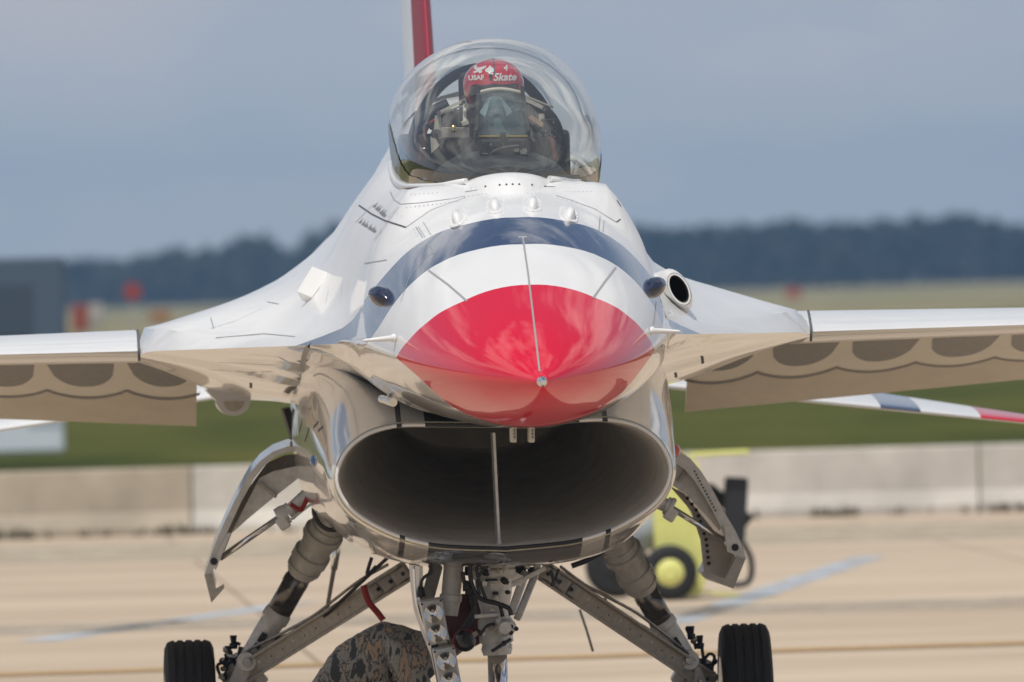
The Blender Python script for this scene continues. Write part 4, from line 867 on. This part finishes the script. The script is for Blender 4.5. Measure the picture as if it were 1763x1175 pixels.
    o = MB(); o.prism([P(*p, dy-.02) for p in arm], (0, .04, 0)); o.build('door_arm', M['gear'], door)
    o = MB(); p = P(*pin, dy-.03); o.lathe(p, p+Vector((0, .04, 0)), [(0, .012), (.2, .016), (1, .016)], 14); o.build('door_pin', M['dark'], door)
    o = MB(); o.beam(P(*rib[0], dy+.05), P(*rib[1], dy+.05), .016, .03, bev=.003); o.build('door_rib', M['gear2'], door)
    if not left:
        o = MB(); pl = [(1150, 846), (1180, 862), (1196, 890), (1205, 940), (1210, 985), (1248, 998), (1240, 950), (1222, 900)]; o.prism([P(*p, dy+.16) for p in [(1152, 836), (1178, 850), (1238, 925), (1262, 955), (1247, 997), (1212, 985), (1206, 930), (1190, 880)]], (0, .02, 0)); o.build('door_inner_skin', mat('door_skin', (.55, .52, .46), .4, noise=.15, nscale=20), door)
        o = MB()
        for k in range(12): q = P(float(np.interp(858+k*10.2, [836, 850, 880, 930, 985], [1163, 1178, 1200, 1216, 1222])), 858+k*10.2, dy+.145); o.lathe(q, q+Vector((0, .012, 0)), [(0, .008), (1, .008)], 8)
        o.build('lightening_holes', M['dark'], door)
        o = MB()
        for k in range(13): q = P(1196+k*3.0, 812+k*5.6, dy-.004); o.lathe(q, q+Vector((0, .006, 0)), [(0, .0045), (1, .0045)], 6)
        o.build('rivets', M['dark'], door)
    ay = 7.62
    o = MB(); a0, a1, a2, a3 = [P(*p, ay) for p in act]
    o.lathe(a0, a1, [(0, .030), (.8, .030), (.82, .040), (1, .040)], 16); o.lathe(a1, a2, [(0, .042), (.5, .046), (1, .042)], 16); ac = finish(o.build('door_actuator', M['gear'], jet), 35)
    o = MB(); o.cyl(a2, a3, .0135, None, 14); o.build('actuator_rod', M['chrome'], ac)
    o = MB(); z = (a1+a2)/2; o.box(z+Vector((0, -.02, -.03)), (.05, .05, .06), Matrix.Rotation(R(35*sd), 3, 'Y'), 0, .008); o.build('actuator_valve', M['gear'], ac)
for sd in (-1, 1): gear_side(sd)
# red streamers, tail strut and rods behind the inlet
def rope(name, pts, y, r, m, par=jet, sp=True):
    o = MB(); o.tube([P(a, b, y) for a, b in pts], r, 8, spline=sp); return o.build(name, M[m], par)
rope('red_streamer', [(530, 812), (533, 838), (528, 860), (519, 877), (512, 876), (500, 868)], 7.3, .010, 'redtag'); rope('red_streamer', [(626, 1008), (634, 1035), (650, 1055), (660, 1068)], 7.6, .014, 'redtag')
rope('hydraulic_hose', [(541, 868), (541, 885), (550, 902), (565, 912), (588, 912)], 7.4, .010, 'hose'); rope('hydraulic_hose', [(984, 975), (1010, 965), (1040, 948)], 7.2, .012, 'hose')
rope('hydraulic_line', [(498, 897), (520, 880), (541, 864)], 7.55, .006, 'gear')
o = MB(); o.lathe(P(590, 890, 9.6), P(562, 1055, 9.6), [(0, .020), (.55, .016), (.56, .011), (1, .009)], 14); o.build('tail_rod', M['chrome'], jet)
rope('wing_tiedown', [(998, 1050), (1010, 1085), (1021, 1122)], 9.8, .006, 'cream', sp=False)
rope('wing_tiedown', [(613, 1110), (606, 1140)], 9.8, .006, 'gear2', sp=False)
o = MB(); o.tube([P(640, 960, 7.4), P(632, 990, 7.4), P(648, 975, 7.4)], .008); o.tube([P(668, 960, 7.4), P(560, 1060, 8.0), P(540, 1075, 8.2)], .008); o.build('gear_cables', M['hose'], jet)
# ---- nose landing gear
NY = 5.25
def C3(px, py, d=0): return P(px, py, NY+d)
top, mid, low = C3(843, 965), C3(851, 1040), C3(853, 1122)
o = MB(); o.lathe(C3(848, 962), C3(852, 1062), [(0, .072), (.15, .080), (.2, .095), (.3, .098), (.36, .080), (.62, .074), (.9, .058), (1, .062)], 24)
ns = finish(o.build('nose_gear_strut', M['gear'], jet), 35)
o = MB(); o.lathe(C3(852, 1060), C3(856, 1128), [(0, .060), (.12, .072), (.3, .074), (.36, .062), (.5, .070), (.66, .072), (.72, .060), (.85, .066), (1, .058)], 22); finish(o.build('steering_collar', M['gear'], ns), 35)
o = MB(); o.lathe(C3(856, 1120), Vector((C3(858, 1175).x, NY+.02, .26)), [(0, .041), (1, .041)], 24); o.build('chrome_piston', M['chrome'], ns)
for px, py, sx_, sz_ in ((846, 999, .05, .008), (853, 1022, .026, .014)): 
    o = MB(); o.box(C3(px, py, -.085), (sx_, .014, sz_), None, 0, .002); o.build('strut_slot', M['dark'], ns)
o = MB(); o.beam(C3(817, 1062, -.09), C3(862, 1058, -.09), .016, .05, bev=.003); o.build('collar_plate', M['gear'], ns)
o = MB(); o.lathe(C3(868, 1083, -.14), C3(886, 1079, -.12), [(0, .035), (.5, .032), (.55, .022), (1, .018)], 16); o.lathe(C3(870, 1081, -.18), C3(874, 1080, -.05), [(0, .024), (.2, .036), (1, .036)], 18); mt = finish(o.build('steering_motor', M['gear'], ns), 35)
for px, py in ((880, 1079), (889, 1083), (880, 1090)): o = MB(); o.ball(C3(px, py, -.17), .010, 10); o.build('motor_bolt', M['dark'], mt)
# struts each side
o = MB(); o.beam(C3(905, 985, .1), C3(880, 1056, .05), .034, .05, bev=.006); o.beam(C3(922, 988, .3), C3(892, 1062, .1), .030, .05, bev=.006); o.beam(C3(862, 985, -.02), C3(895, 1000, .05), .05, .05, bev=.006); o.build('side_brace', M['gear'], ns)
o = MB(); o.beam(C3(935, 980, .1), C3(872, 1012, .0), .02, .05, bev=.004); o.build('brace_link', M['gear'], ns)
o = MB(); o.lathe(C3(783, 956), C3(773, 1060), [(0, .043), (.65, .041), (.66, .047), (.76, .047), (.77, .042), (1, .036)], 18); finish(o.build('retract_actuator', M['gear'], jet), 35)
o = MB(); o.beam(C3(758, 950, .2), C3(735, 1035, .15), .055, .03, bev=.004); o.build('door_link_plate', M['gear'], jet)
rk = random.Random(9)
for k in range(34):
    px = rk.uniform(818, 896); py = rk.uniform(975, 1128); wd_ = 38-12*(abs(py-1090) < 20)
    if abs(px-853) > 42 or (abs(px-853) > 28 and py < 1060): continue
    p = C3(px, py, -.085-rk.random()*.04); o = MB(); s_ = rk.uniform(.008, .022)
    if k % 3: o.box(p, (s_*rk.uniform(.6, 2), .03, s_), Matrix.Rotation(rk.uniform(0, 3), 3, 'Y'), 0, .002)
    else: o.lathe(p, p+Vector((rk.uniform(-.02, .02), -.025, rk.uniform(-.02, .02))), [(0, s_*.6), (.6, s_*.7), (.65, s_*.4), (1, s_*.4)], 8)
    o.build('strut_fitting', M[rk.choice(['gear', 'gear2', 'steel', 'dark', 'cream'])], ns)
for px in range(760, 945, 11):
    if 800 > px > 770: continue
    p = C3(px+rk.uniform(-4, 4), 976+rk.uniform(-8, 14)-abs(px-850)*.06, rk.uniform(0, .3)); o = MB(); o.box(p, (rk.uniform(.012, .05), .08, rk.uniform(.03, .09)), None, 0, .004); o.build('bay_fitting', M[rk.choice(['gear', 'gear2', 'dark', 'steel'])], jet)
for pts, r in ((((808, 968), (812, 1005), (826, 1030), (858, 1040), (876, 1048), (880, 1060)), .010), (((818, 960), (822, 990), (832, 1020), (838, 1034)), .007), (((796, 985), (800, 1005), (808, 1020)), .009), (((836, 975), (822, 1000), (826, 1024)), .006), (((738, 972), (742, 985), (726, 1000), (725, 1030)), .007), (((860, 1040), (866, 1062)), .008), (((860, 966), (900, 960), (908, 975)), .006), (((880, 1100), (862, 1112), (846, 1122)), .007), (((826, 1095), (838, 1078), (852, 1074)), .006), (((948, 982), (953, 1000), (950, 1010)), .008), (((962, 980), (958, 996), (964, 1006)), .006)):
    o = MB(); o.tube([C3(x, y, -.13) for x, y in pts], r, 8); o.build('gear_hose', M['hose'], ns)
for px, py in ((724, 1018), (802, 1008), (806, 1016)): o = MB(); a = C3(px, py-8, -.13); o.lathe(a, C3(px+2, py+10, -.13), [(0, .010), (.4, .016), (1, .018)], 10); o.build('hose_connector', M['dark'], ns)
# nose wheel, below the frame
c = Vector((P(858, 1175, NY).x, NY+.02, .226)); nwh = bpy.data.objects.new('nose_wheel', None); col.objects.link(nwh); nwh.parent = jet
o = MB(); o.lathe(c+Vector((-.5, 0, 0)), c+Vector((.5, 0, 0)), [(.43, .13), (.43, .19), (.45, .22), (.48, .226), (.52, .226), (.55, .22), (.57, .19), (.57, .13)], 36, caps=False); o.build('tyre', M['tyre'], nwh)
o = MB(); o.lathe(c+Vector((-.06, 0, 0)), c+Vector((.06, 0, 0)), [(0, .13), (.2, .05), (.8, .05), (1, .13)], 24); o.build('rim', M['gear'], nwh)
o = MB(); 
for s in (-1, 1): o.beam(c+Vector((s*.09, 0, 0)), c+Vector((s*.06, 0, .22)), .025, .05)
o.cyl(c+Vector((-.1, 0, 0)), c+Vector((.1, 0, 0)), .025); o.build('nose_fork', M['gear'], ns)
# nose gear door with the landing lamps on it
o = MB(); edge = [(704, 972), (707, 1010), (712, 1050), (724, 1085), (742, 1130), (752, 1176)]; inn = [(722, 975), (722, 1010), (724, 1050), (733, 1088), (752, 1135), (764, 1180)]
rr = []
for (a, b_), (c_, d_) in zip(edge, inn): q = P(a, b_, 5.15); s = P(c_, d_, 5.15); back = Vector((.05, 1.0, .06)); rr.append([q, s, s+back, q+back])
o.grid(rr, closed=True, smooth=False); o.add(rr[0], [(0, 1, 2, 3)]); o.add(rr[-1], [(0, 1, 2, 3)]); nd = o.build('nose_gear_door', M['bare'], jet)
o = MB(); o.tube([P(x, y, 5.12) for x, y in ((712, 975), (716, 1030), (728, 1075), (748, 1128), (757, 1178))], .006); o.build('door_edge_strip', M['chrome'], nd)
def lamp_panel(cx, cy, ang, yy, par):
    pc = P(cx, cy, yy); rot = Matrix.Rotation(R(ang), 3, 'Y') @ Matrix.Rotation(R(8), 3, 'X')
    def L(x, y, z): return pc+rot @ Vector((x, y, z))
    r = .040; o = MB(); o.box(pc+rot @ Vector((0, .05, 0)), (.094, .07, .186), rot, 0, .008); pan = o.build('landing_lamp_panel', M['gear'], par)
    for s in (1, -1):
        z0 = s*.043; o = MB(); rw = []
        for k in range(9):
            t = k/8; rw.append([L(r*t*math.cos(a)*1.0, .012-.032*(t*t), z0+r*t*math.sin(a)) for a in np.linspace(0, 2*math.pi, 25)[:-1]])
        o.grid(rw, closed=True); ref = o.build('reflector', M['chrome'], pan)
        o = MB(); o.lathe(L(0, .010, z0+.010), L(0, -.012, z0+.010), [(0, .010), (.7, .008), (1, .003)], 10); o.build('bulb', M['cream'], ref)
        o = MB(); o.lathe(L(0, -.018, z0), L(0, -.024, z0), [(0, r*1.02), (1, r*1.02)], 28, caps=False); o.build('lamp_ring', M['gear'], pan)
        o = MB(); o.add([L(r*math.cos(a), -.021, z0+r*math.sin(a)) for a in np.linspace(0, 2*math.pi, 25)[:-1]], [tuple(range(24))]); o.build('lens', M['lens'], pan, False)
    for sx_ in (-1, 1):
        for sz_ in (-1, 1):
            o = MB(); o.lathe(L(sx_*.040, .016, sz_*.086), L(sx_*.040, .010, sz_*.086), [(0, .0045), (1, .0045)], 8); o.build('screw', M['dark'], pan)
lamp_panel(749, 1073, -9, 5.0, jet); lamp_panel(771, 1155, -9, 5.0, jet)
o = MB(); o.beam(P(735, 1040, 5.12), P(760, 1180, 5.12), .03, .05); o.build('lamp_bracket', M['dark'], jet)

# ------------------------------------------------------------------ people
def skin_body(name, joints, bones, root, mats, sub=2):
    me = bpy.data.meshes.new(name); idx = {k: i for i, k in enumerate(joints)}
    me.from_pydata([j[0] for j in joints.values()], [(idx[a], idx[b]) for a, b in bones], []); o = bpy.data.objects.new(name, me); col.objects.link(o)
    for m in mats: me.materials.append(m)
    sk = o.modifiers.new('skin', 'SKIN'); sk.use_smooth_shade = True
    for k, i in idx.items():
        r = joints[k][1]; me.skin_vertices[0].data[i].radius = (r, r) if not hasattr(r, '__len__') else r
        me.skin_vertices[0].data[i].use_root = (k == root)
    su = o.modifiers.new('subdiv', 'SUBSURF'); su.levels = sub; su.render_levels = sub
    return o
# pilot
HC = P(850, 148, 4.55)
suit = mat('flight_suit', (.03, .035, .045), .8, noise=.3, nscale=20)
hx, hy, hz_ = HC
J = {'pelvis': ((hx, hy+.18, 2.12), .15), 'waist': ((hx, hy+.22, 2.32), .145), 'chest': ((hx, hy+.20, 2.56), .165), 'collar': ((hx, hy+.14, 2.74), .10), 'neck': ((hx, hy+.08, 2.84), .062), 'head': ((hx, hy+.03, 2.98), .095), 'crown': ((hx, hy+.03, 3.06), .085)}
Bn = [('pelvis', 'waist'), ('waist', 'chest'), ('chest', 'collar'), ('collar', 'neck'), ('neck', 'head'), ('head', 'crown')]
for s, n_ in ((-1, 'l'), (1, 'r')):
    J.update({n_+'sh': ((hx+s*.20, hy+.17, 2.68), .072), n_+'el': ((hx+s*.27, hy-.02, 2.46), .050), n_+'wr': ((hx+s*.26, hy-.26, 2.47), .034), n_+'ha': ((hx+s*.25, hy-.35, 2.48), .036), n_+'hip': ((hx+s*.10, hy+.12, 2.08), .095), n_+'kn': ((hx+s*.15, hy-.38, 2.24), .068), n_+'an': ((hx+s*.13, hy-.72, 1.98), .045), n_+'to': ((hx+s*.13, hy-.86, 2.0), .035)})
    Bn += [('collar', n_+'sh'), (n_+'sh', n_+'el'), (n_+'el', n_+'wr'), (n_+'wr', n_+'ha'), ('pelvis', n_+'hip'), (n_+'hip', n_+'kn'), (n_+'kn', n_+'an'), (n_+'an', n_+'to')]
    for f in range(4): J[n_+'f%d' % f] = ((hx+s*(.25-.03+.02*f), hy-.43, 2.47-.005*f), .010); Bn.append((n_+'ha', n_+'f%d' % f))
    J[n_+'th'] = ((hx+s*.21, hy-.37, 2.50), .011); Bn.append((n_+'ha', n_+'th'))
pilot = skin_body('person', J, Bn, 'pelvis', [suit]); tag(pilot, 'pilot in a red flight helmet seated under the canopy behind the head-up display', 'person')
hel_r = Vector((.127, .15, .107)); HE = Vector((hx, hy+.02, hz_+.005))
def hpt(th, ph, k=1.0):
    """helmet shell: th azimuth from straight ahead (towards +x), ph elevation"""
    return HE+Vector((hel_r.x*math.sin(th)*math.cos(ph)*k, -hel_r.y*math.cos(th)*math.cos(ph)*k, (hel_r.z if ph > 0 else .145)*math.sin(ph)*k))
red_h = mat('helmet_red', (.62, .012, .03), .25, coat=1, coat_rough=.02)
o = MB(); rw = []
for i in range(25):
    v_ = i/24; row = []
    for k in range(49):
        th = -math.pi+2*math.pi*k/48; at_ = abs(th)
        lowb = np.interp(at_, [0, .35, .75, .98, 1.15, 1.6, 3.15], [.02, -.02, .02, -.05, -.75, -.85, -.7]); ph = math.pi/2-(math.pi/2-lowb)*v_
        row.append(hpt(th, ph))
    rw.append(row)
o.grid(rw); o.grid([rw[-1], [HE+(p-HE)*.90 for p in rw[-1]]]); helmet = finish(o.build('helmet', red_h, pilot), 50)
o = MB(); rw = [[hpt(th, ph, .985) for th in np.linspace(-1.15, 1.15, 25)] for ph in np.linspace(.12, -.30, 9)]; o.grid(rw); o.build('visor', mat('visor_dark', (.012, .018, .035), .08, coat=1), pilot)
o = MB(); o.tube([hpt(0, a, 1.0) for a in np.linspace(.35, 1.6, 12)], .0035, 6); o.build('helmet_seam', M['line'], helmet)
o = MB(); p = HE+Vector((0, -.13, -.105)); o.ball(p, (.055, .055, .058), 16); o.lathe(p+Vector((0, -.03, -.01)), p+Vector((0, -.10, -.04)), [(0, .035), (.8, .032), (1, .02)], 14); o.tube([p+Vector((0, -.09, -.04)), p+Vector((.02, -.09, -.10)), p+Vector((.10, -.02, -.2))], .02, 10); o.build('oxygen_mask', mat('mask_grey', (.16, .18, .18), .5), pilot)
for s in (-1, 1):
    o = MB(); o.prism([p+Vector((s*.02, -.075, .05)), p+Vector((s*.07, -.02, -.01)), p+Vector((s*.045, -.055, -.03))], (0, .006, 0)); o.build('mask_flap', mat('mask_pale', (.62, .68, .68), .5), pilot)
    o = MB(); o.tube([HE+Vector((s*.132, 0, -.06)), HE+Vector((s*.10, -.09, -.09)), p+Vector((s*.05, -.02, 0))], .008, 6); o.build('mask_strap', M['dark'], pilot)
# helmet markings: letters wrapped on the shell
def helmet_text(s, px, py, size, m, name, shear=0, bold=0, spacing=1.0):
    cu = bpy.data.curves.new('letters', 'FONT'); cu.body = s; cu.size = size; cu.shear = shear; cu.offset = bold; cu.space_character = spacing; cu.align_x = 'CENTER'; cu.align_y = 'CENTER'
    t = bpy.data.objects.new('letters', cu); col.objects.link(t); dg = bpy.context.evaluated_depsgraph_get(); me = bpy.data.meshes.new_from_object(t.evaluated_get(dg)); bpy.data.objects.remove(t)
    c = P(px, py, HE.y-.13)
    b = bmesh.new(); b.from_mesh(me); bmesh.ops.subdivide_edges(b, edges=[e for e in b.edges if e.calc_length() > .006], cuts=2, use_grid_fill=True)
    for v in b.verts:
        x = c.x+v.co.x-HE.x; z = c.z+v.co.y-HE.z; q = 1-(x/hel_r.x)**2-(z/hel_r.z)**2; y = -hel_r.y*math.sqrt(max(q, .02))
        v.co = HE+Vector((x, y, z))*1.012
    b.to_mesh(me); b.free(); me.name = name; me.materials.clear(); me.materials.append(M[m]); ob = bpy.data.objects.new(name, me); col.objects.link(ob); ob.parent = helmet; return ob
helmet_text('USAF', 820.5, 134.5, .027, 'white', 'lettering', 0, .0011)
helmet_text('Skate', 868.5, 133.5, .043, 'white', 'lettering', .30, .0012, 1.02); 
helmet_text('4', 870.5, 118, .035, 'white', 'number', .15, .001)
def on_shell(px, py, k=1.012):
    c = P(px, py, HE.y-.13); x = c.x-HE.x; z = c.z-HE.z; q = 1-(x/hel_r.x)**2-(z/hel_r.z)**2; return HE+Vector((x, -hel_r.y*math.sqrt(max(q, .02)), z))*k
def shell_poly(pts, m, name, k=1.014):
    o = MB(); cpt = (sum(p[0] for p in pts)/len(pts), sum(p[1] for p in pts)/len(pts)); vs_ = [on_shell(*cpt, k)]+[on_shell(*p, k) for p in pts]; n = len(pts); o.add(vs_, [(0, i+1, (i+1) % n+1) for i in range(n)]); q = o.build(name, M[m], helmet, False); return q
shell_poly([(818.5, 114), (822, 113), (824, 117), (829, 116), (839, 113), (835, 118), (829, 121), (831, 124), (827, 127), (823, 124), (818, 127), (816, 124), (821, 121), (817.5, 118)], 'white', 'winged_star_emblem')
shell_poly([(836, 120), (841, 117), (844, 113), (847, 117), (851, 118), (850, 121.5), (853, 125), (847, 125), (843, 128.5), (840, 125), (836, 124)], 'white', 'visor_knob')
shell_poly([(841, 130), (845, 127), (848, 130), (847, 138), (843, 139)], 'dark', 'visor_latch')
# crew member crouching under the jet, seen from behind the nose gear
camo = bpy.data.materials.new('camouflage_cloth'); camo.use_nodes = True; t = camo.node_tree; b = t.nodes['Principled BSDF']; b.inputs['Roughness'].default_value = .9
c = N(t, 'ShaderNodeTexCoord'); mp_ = N(t, 'ShaderNodeMapping'); mp_.inputs['Scale'].default_value = (2.3, 1, .8); mp_.inputs['Rotation'].default_value = (0, R(40), 0); t.links.new(c.outputs['Object'], mp_.inputs[0])
n = N(t, 'ShaderNodeTexNoise', Scale=8.5, Detail=5.0, Roughness=.62, Distortion=.35); t.links.new(mp_.outputs[0], n.inputs[0]); r = N(t, 'ShaderNodeValToRGB'); r.color_ramp.interpolation = 'CONSTANT'
e = r.color_ramp.elements; e[0].color = (.045, .048, .048, 1); e[0].position = 0; e[1].position = .44; e[1].color = (.25, .23, .195, 1); q = r.color_ramp.elements.new(.52); q.color = (.075, .078, .076, 1); q = r.color_ramp.elements.new(.57); q.color = (.33, .235, .16, 1); q = r.color_ramp.elements.new(.67); q.color = (.12, .105, .09, 1)
t.links.new(n.outputs[0], r.inputs[0]); t.links.new(r.outputs[0], b.inputs['Base Color'])
n = N(t, 'ShaderNodeTexNoise', Scale=7.0, Detail=3.0); t.links.new(c.outputs['Object'], n.inputs[0]); u = N(t, 'ShaderNodeBump', Strength=.6, Distance=.03); t.links.new(n.outputs[0], u.inputs['Height']); t.links.new(u.outputs[0], b.inputs['Normal'])
CY = 6.5
def Q(px, py, d=0): return tuple(P(px, py, CY+d))
hip = P(560, 1230, CY); sh = P(705, 1140, CY); 
J = {'pelvis': (tuple(hip), .19), 'waist': (Q(610, 1168), .185), 'chest': (Q(668, 1138), .185), 'collar': (Q(715, 1135), .14), 'neck': (Q(762, 1115), .062), 'head': (Q(800, 1086), .092), 'crown': (Q(806, 1070), .090)}
Bn = [('pelvis', 'waist'), ('waist', 'chest'), ('chest', 'collar'), ('collar', 'neck'), ('neck', 'head'), ('head', 'crown')]
for s, n_ in ((-1, 'l'), (1, 'r')):
    sh_ = P(705, 1150, CY+s*.18); el = P(745, 1262, CY+s*.24); wr = P(800, 1330, CY+s*.16)
    kn = Vector((hip.x+.26, CY+s*.17, .13 if s < 0 else .46)); an = Vector((hip.x-.16, CY+s*.16, .09)) if s < 0 else Vector((hip.x+.22, CY+s*.16, .09)); to = an+Vector((.16 if s > 0 else -.04, 0, -.035 if s > 0 else -.03))
    hp = hip+Vector((0, s*.11, -.03))
    J.update({n_+'sh': (tuple(sh_), .080), n_+'el': (tuple(el), .056), n_+'wr': (tuple(wr), .036), n_+'ha': (tuple(wr+Vector((.07, 0, -.05))), .036), n_+'hip': (tuple(hp), .12), n_+'kn': (tuple(kn), .072), n_+'an': (tuple(an), .050), n_+'to': (tuple(to), .040)})
    Bn += [('collar', n_+'sh'), (n_+'sh', n_+'el'), (n_+'el', n_+'wr'), (n_+'wr', n_+'ha'), ('pelvis', n_+'hip'), (n_+'hip', n_+'kn'), (n_+'kn', n_+'an'), (n_+'an', n_+'to')]
    for f in range(4): J[n_+'f%d' % f] = (tuple(wr+Vector((.13, -.03+.02*f, -.08))), .010); Bn.append((n_+'ha', n_+'f%d' % f))
    J[n_+'th'] = (tuple(wr+Vector((.08, -.05, -.03))), .011); Bn.append((n_+'ha', n_+'th'))
crew = skin_body('person', J, Bn, 'pelvis', [camo]); tag(crew, 'crew member in camouflage bending under the jet, red-trimmed headset behind the nose gear', 'person')
tx = bpy.data.textures.new('cloth_folds', 'CLOUDS'); tx.noise_scale = .12; tx.noise_depth = 2
su2 = crew.modifiers.new('finer', 'SUBSURF'); su2.levels = 1; su2.render_levels = 1
dm = crew.modifiers.new('folds', 'DISPLACE'); dm.texture = tx; dm.strength = .05; dm.mid_level = .5; dm.texture_coords = 'GLOBAL'
hc = P(800, 1076, CY); o = MB(); o.ball(hc+Vector((.0, 0, .015)), (.115, .105, .118), 22); o.build('cap', mat('maroon_cap', (.045, .010, .012), .75, bump=.2, bscale=25), crew)
o = MB(); o.tube([hc+Vector((-.01, -.09, -.03)), hc+Vector((.035, -.10, .05)), hc+Vector((.03, -.02, .135)), hc+Vector((.03, .08, .06))], .012, 8); o.build('headset_band', M['hose'], crew)
ec = P(801, 1104, CY-.12); o = MB(); o.lathe(ec+Vector((0, .05, 0)), ec+Vector((0, -.015, 0)), [(0, .040), (.4, .047), (.8, .043), (1, .028)], 24); o.build('ear_cup', mat('ear_cup_black', (.012, .012, .013), .25, coat=.6), crew)
o = MB(); rr = []
for k in range(20): a = R(20)+R(200)*k/19; rr.append(ec+Vector((.047*math.cos(a), .014, .047*math.sin(a))))
o.tube(rr, .006, 8, spline=False); o.build('ear_cup_ring', mat('ear_ring_red', (.26, .012, .012), .35), crew)
o = MB(); o.tube([ec+Vector((-.03, 0, .03)), P(806, 1066, CY-.15), P(815, 1045, CY-.15), P(810, 1035, CY-.1)], .006, 7); o.tube([P(795, 1110, CY-.12), P(803, 1085, CY-.16), P(812, 1072, CY-.16)], .004, 6); o.build('headset_cord', M['hose'], crew)

# ------------------------------------------------------------------ things on the apron and the field
# yellow wheeled cart
cg = G(1155, 1034); ct_ = thing('ground_cart', 'yellow-green wheeled servicing cart parked behind the right main gear door', 'cart', (cg.x, cg.y, 0), 0)
yl = mat('cart_yellow', (.80, .80, .26), .45, noise=.12, nscale=4); blk = mat('cart_black', (.02, .02, .024), .6)
s_ = FPX/((cg-CAM).dot(CF))
def cp(px, py, d=0): q = P(px, py, cg.y+d); return (q.x-cg.x, q.y-cg.y, q.z)
def wheel_at(px, py, rp, d, hub):
    c_ = Vector(cp(px, py, d)); r_ = rp/s_; e = bpy.data.objects.new('cart_wheel', None); col.objects.link(e); e.parent = ct_
    o = MB(); o.lathe(c_+Vector((0, -.07, 0)), c_+Vector((0, .07, 0)), [(0, r_*.78), (.1, r_*.95), (.3, r_), (.7, r_), (.9, r_*.95), (1, r_*.78)], 30); o.build('tyre', M['tyre'], e)
    o = MB(); o.lathe(c_+Vector((0, -.085, 0)), c_+Vector((0, -.06, 0)), [(0, r_*.25), (.5, r_*.3), (.7, r_*.70), (1, r_*.80)], 26); o.build('hub', hub, e)
wheel_at(1153, 986, 48, -.1, yl); wheel_at(1062, 975, 55, .35, blk)
o = MB(); o.prism([cp(x, y) for x, y in ((1122, 850), (1135, 800), (1165, 775), (1200, 795), (1222, 850), (1216, 1000), (1206, 1026), (1172, 1030), (1130, 960))], (0, .5, 0)); o.build('body', yl, ct_)
o = MB(); o.lathe(cp(1212, 836, .3), cp(1290, 900, .3), [(0, .02), (.1, .05), (1, .05)], 14); o.beam(cp(1268, 822, .2), cp(1262, 930, .2), .16, .2, bev=.02); o.build('engine_block', blk, ct_)
o = MB(); o.beam(cp(1190, 783, .2), cp(1288, 778, .2), .03, .4, bev=.01); o.build('top_rail', yl, ct_)
o = MB(); o.lathe(cp(1060, 925, .3), cp(1150, 905, .3), [(0, .05), (.1, .14), (.9, .14), (1, .05)], 22); o.build('tank', mat('tank_grey_blue', (.32, .36, .42), .35), ct_)
o = MB(); o.tube([cp(1268, 920, .1), cp(1292, 960, .1), cp(1290, 1000, .1), cp(1262, 1008, .1)], .022, 8); o.build('hose', blk, ct_)
o = MB(); o.beam(cp(1180, 1018, .1), cp(1270, 1024, .1), .02, .06); o.build('tow_bar', yl, ct_)
# pale vehicle far on the left
bg_ = G(45, 800); bs = FPX/((bg_-CAM).dot(CF)); bus = thing('vehicle', 'tall pale vehicle with dark upper body parked on the grass at the left edge', 'vehicle', (bg_.x, bg_.y, 0), 0)
wht = mat('vehicle_white', (.72, .78, .84), .4); drk = mat('vehicle_dark', (.10, .14, .20), .8)
x1 = (P(112, 700, bg_.y).x-bg_.x); x0 = x1-6.5
def bb(name, xa, xb, za, zb, m, ya=0, yb=2.3, par=bus, bev=.05): o = MB(); o.box(((xa+xb)/2, (ya+yb)/2, (za+zb)/2), (xb-xa, yb-ya, zb-za), None, 0, bev); return o.build(name, m, par)
bb('lower_body', x0, x1-.02, .14, 1.45, wht); bb('upper_body', x0, x1+.05, 1.46, 2.75, drk, .05, 2.25)
for k, xx in enumerate((x1-1.6, x1-3.4, x1-5.4)):
    o = MB(); o.lathe((xx, -.02, .38), (xx, .26, .38), [(0, .30), (.1, .38), (.9, .38), (1, .30)], 22); o.build('wheel', M['tyre'], bus)
bb('door_panel', x1-.50, x1-.06, .5, 1.4, mat('vehicle_pale_blue', (.50, .58, .66), .4), -.012, .02, bus, .005)
for k in range(4): bb('window', x1-1.5-k*1.3, x1-.4-k*1.3, 1.7, 2.4, mat('vehicle_glass', (.07, .10, .14), .5), .035, .06, bus, .005)
# field markers, out of focus beyond the left wing
def sign(px, py, wpx, hpx, dist, c_, label, nm, cat, roundp=False):
    r = ray(px, py); p = CAM+r*dist; s = FPX/dist; t_ = thing(nm, label, cat, (p.x, p.y, 0), 0, 'out of focus signs on the airfield grass'); m = mat(nm+'_face', c_, .5)
    o = MB(); w_, h_ = wpx/s, hpx/s
    if roundp: o.lathe((0, -.03, p.z), (0, .03, p.z), [(0, w_*.5), (1, w_*.5)], 24)
    else: o.box((0, 0, p.z), (w_, .08, h_), None, 0, .02)
    o.build('sign_face', m, t_)
    for s2 in ((0,) if roundp else (-.35, .35)): o = MB(); o.cyl((s2*w_, .05, -.06), (s2*w_, .05, p.z), .03); o.build('post', M['gear2'], t_)
sign(228, 502, 30, 36, 430, (.42, .06, .05), 'round red sign on a post seen above the left wing', 'field_sign', 'sign', True)
sign(138, 548, 28, 46, 420, (.36, .08, .05), 'upright red airfield board just right of the dark vehicle', 'field_sign', 'sign')
sign(165, 540, 24, 34, 362, (.50, .45, .42), 'pale board next to the red board beyond the left wing', 'field_sign', 'sign')
sign(276, 545, 34, 18, 460, (.42, .18, .05), 'orange board low in the grass beyond the left wing', 'field_sign', 'sign')
sign(1366, 505, 26, 16, 700, (.50, .12, .07), 'small red board far beyond the right wing', 'field_sign', 'sign')
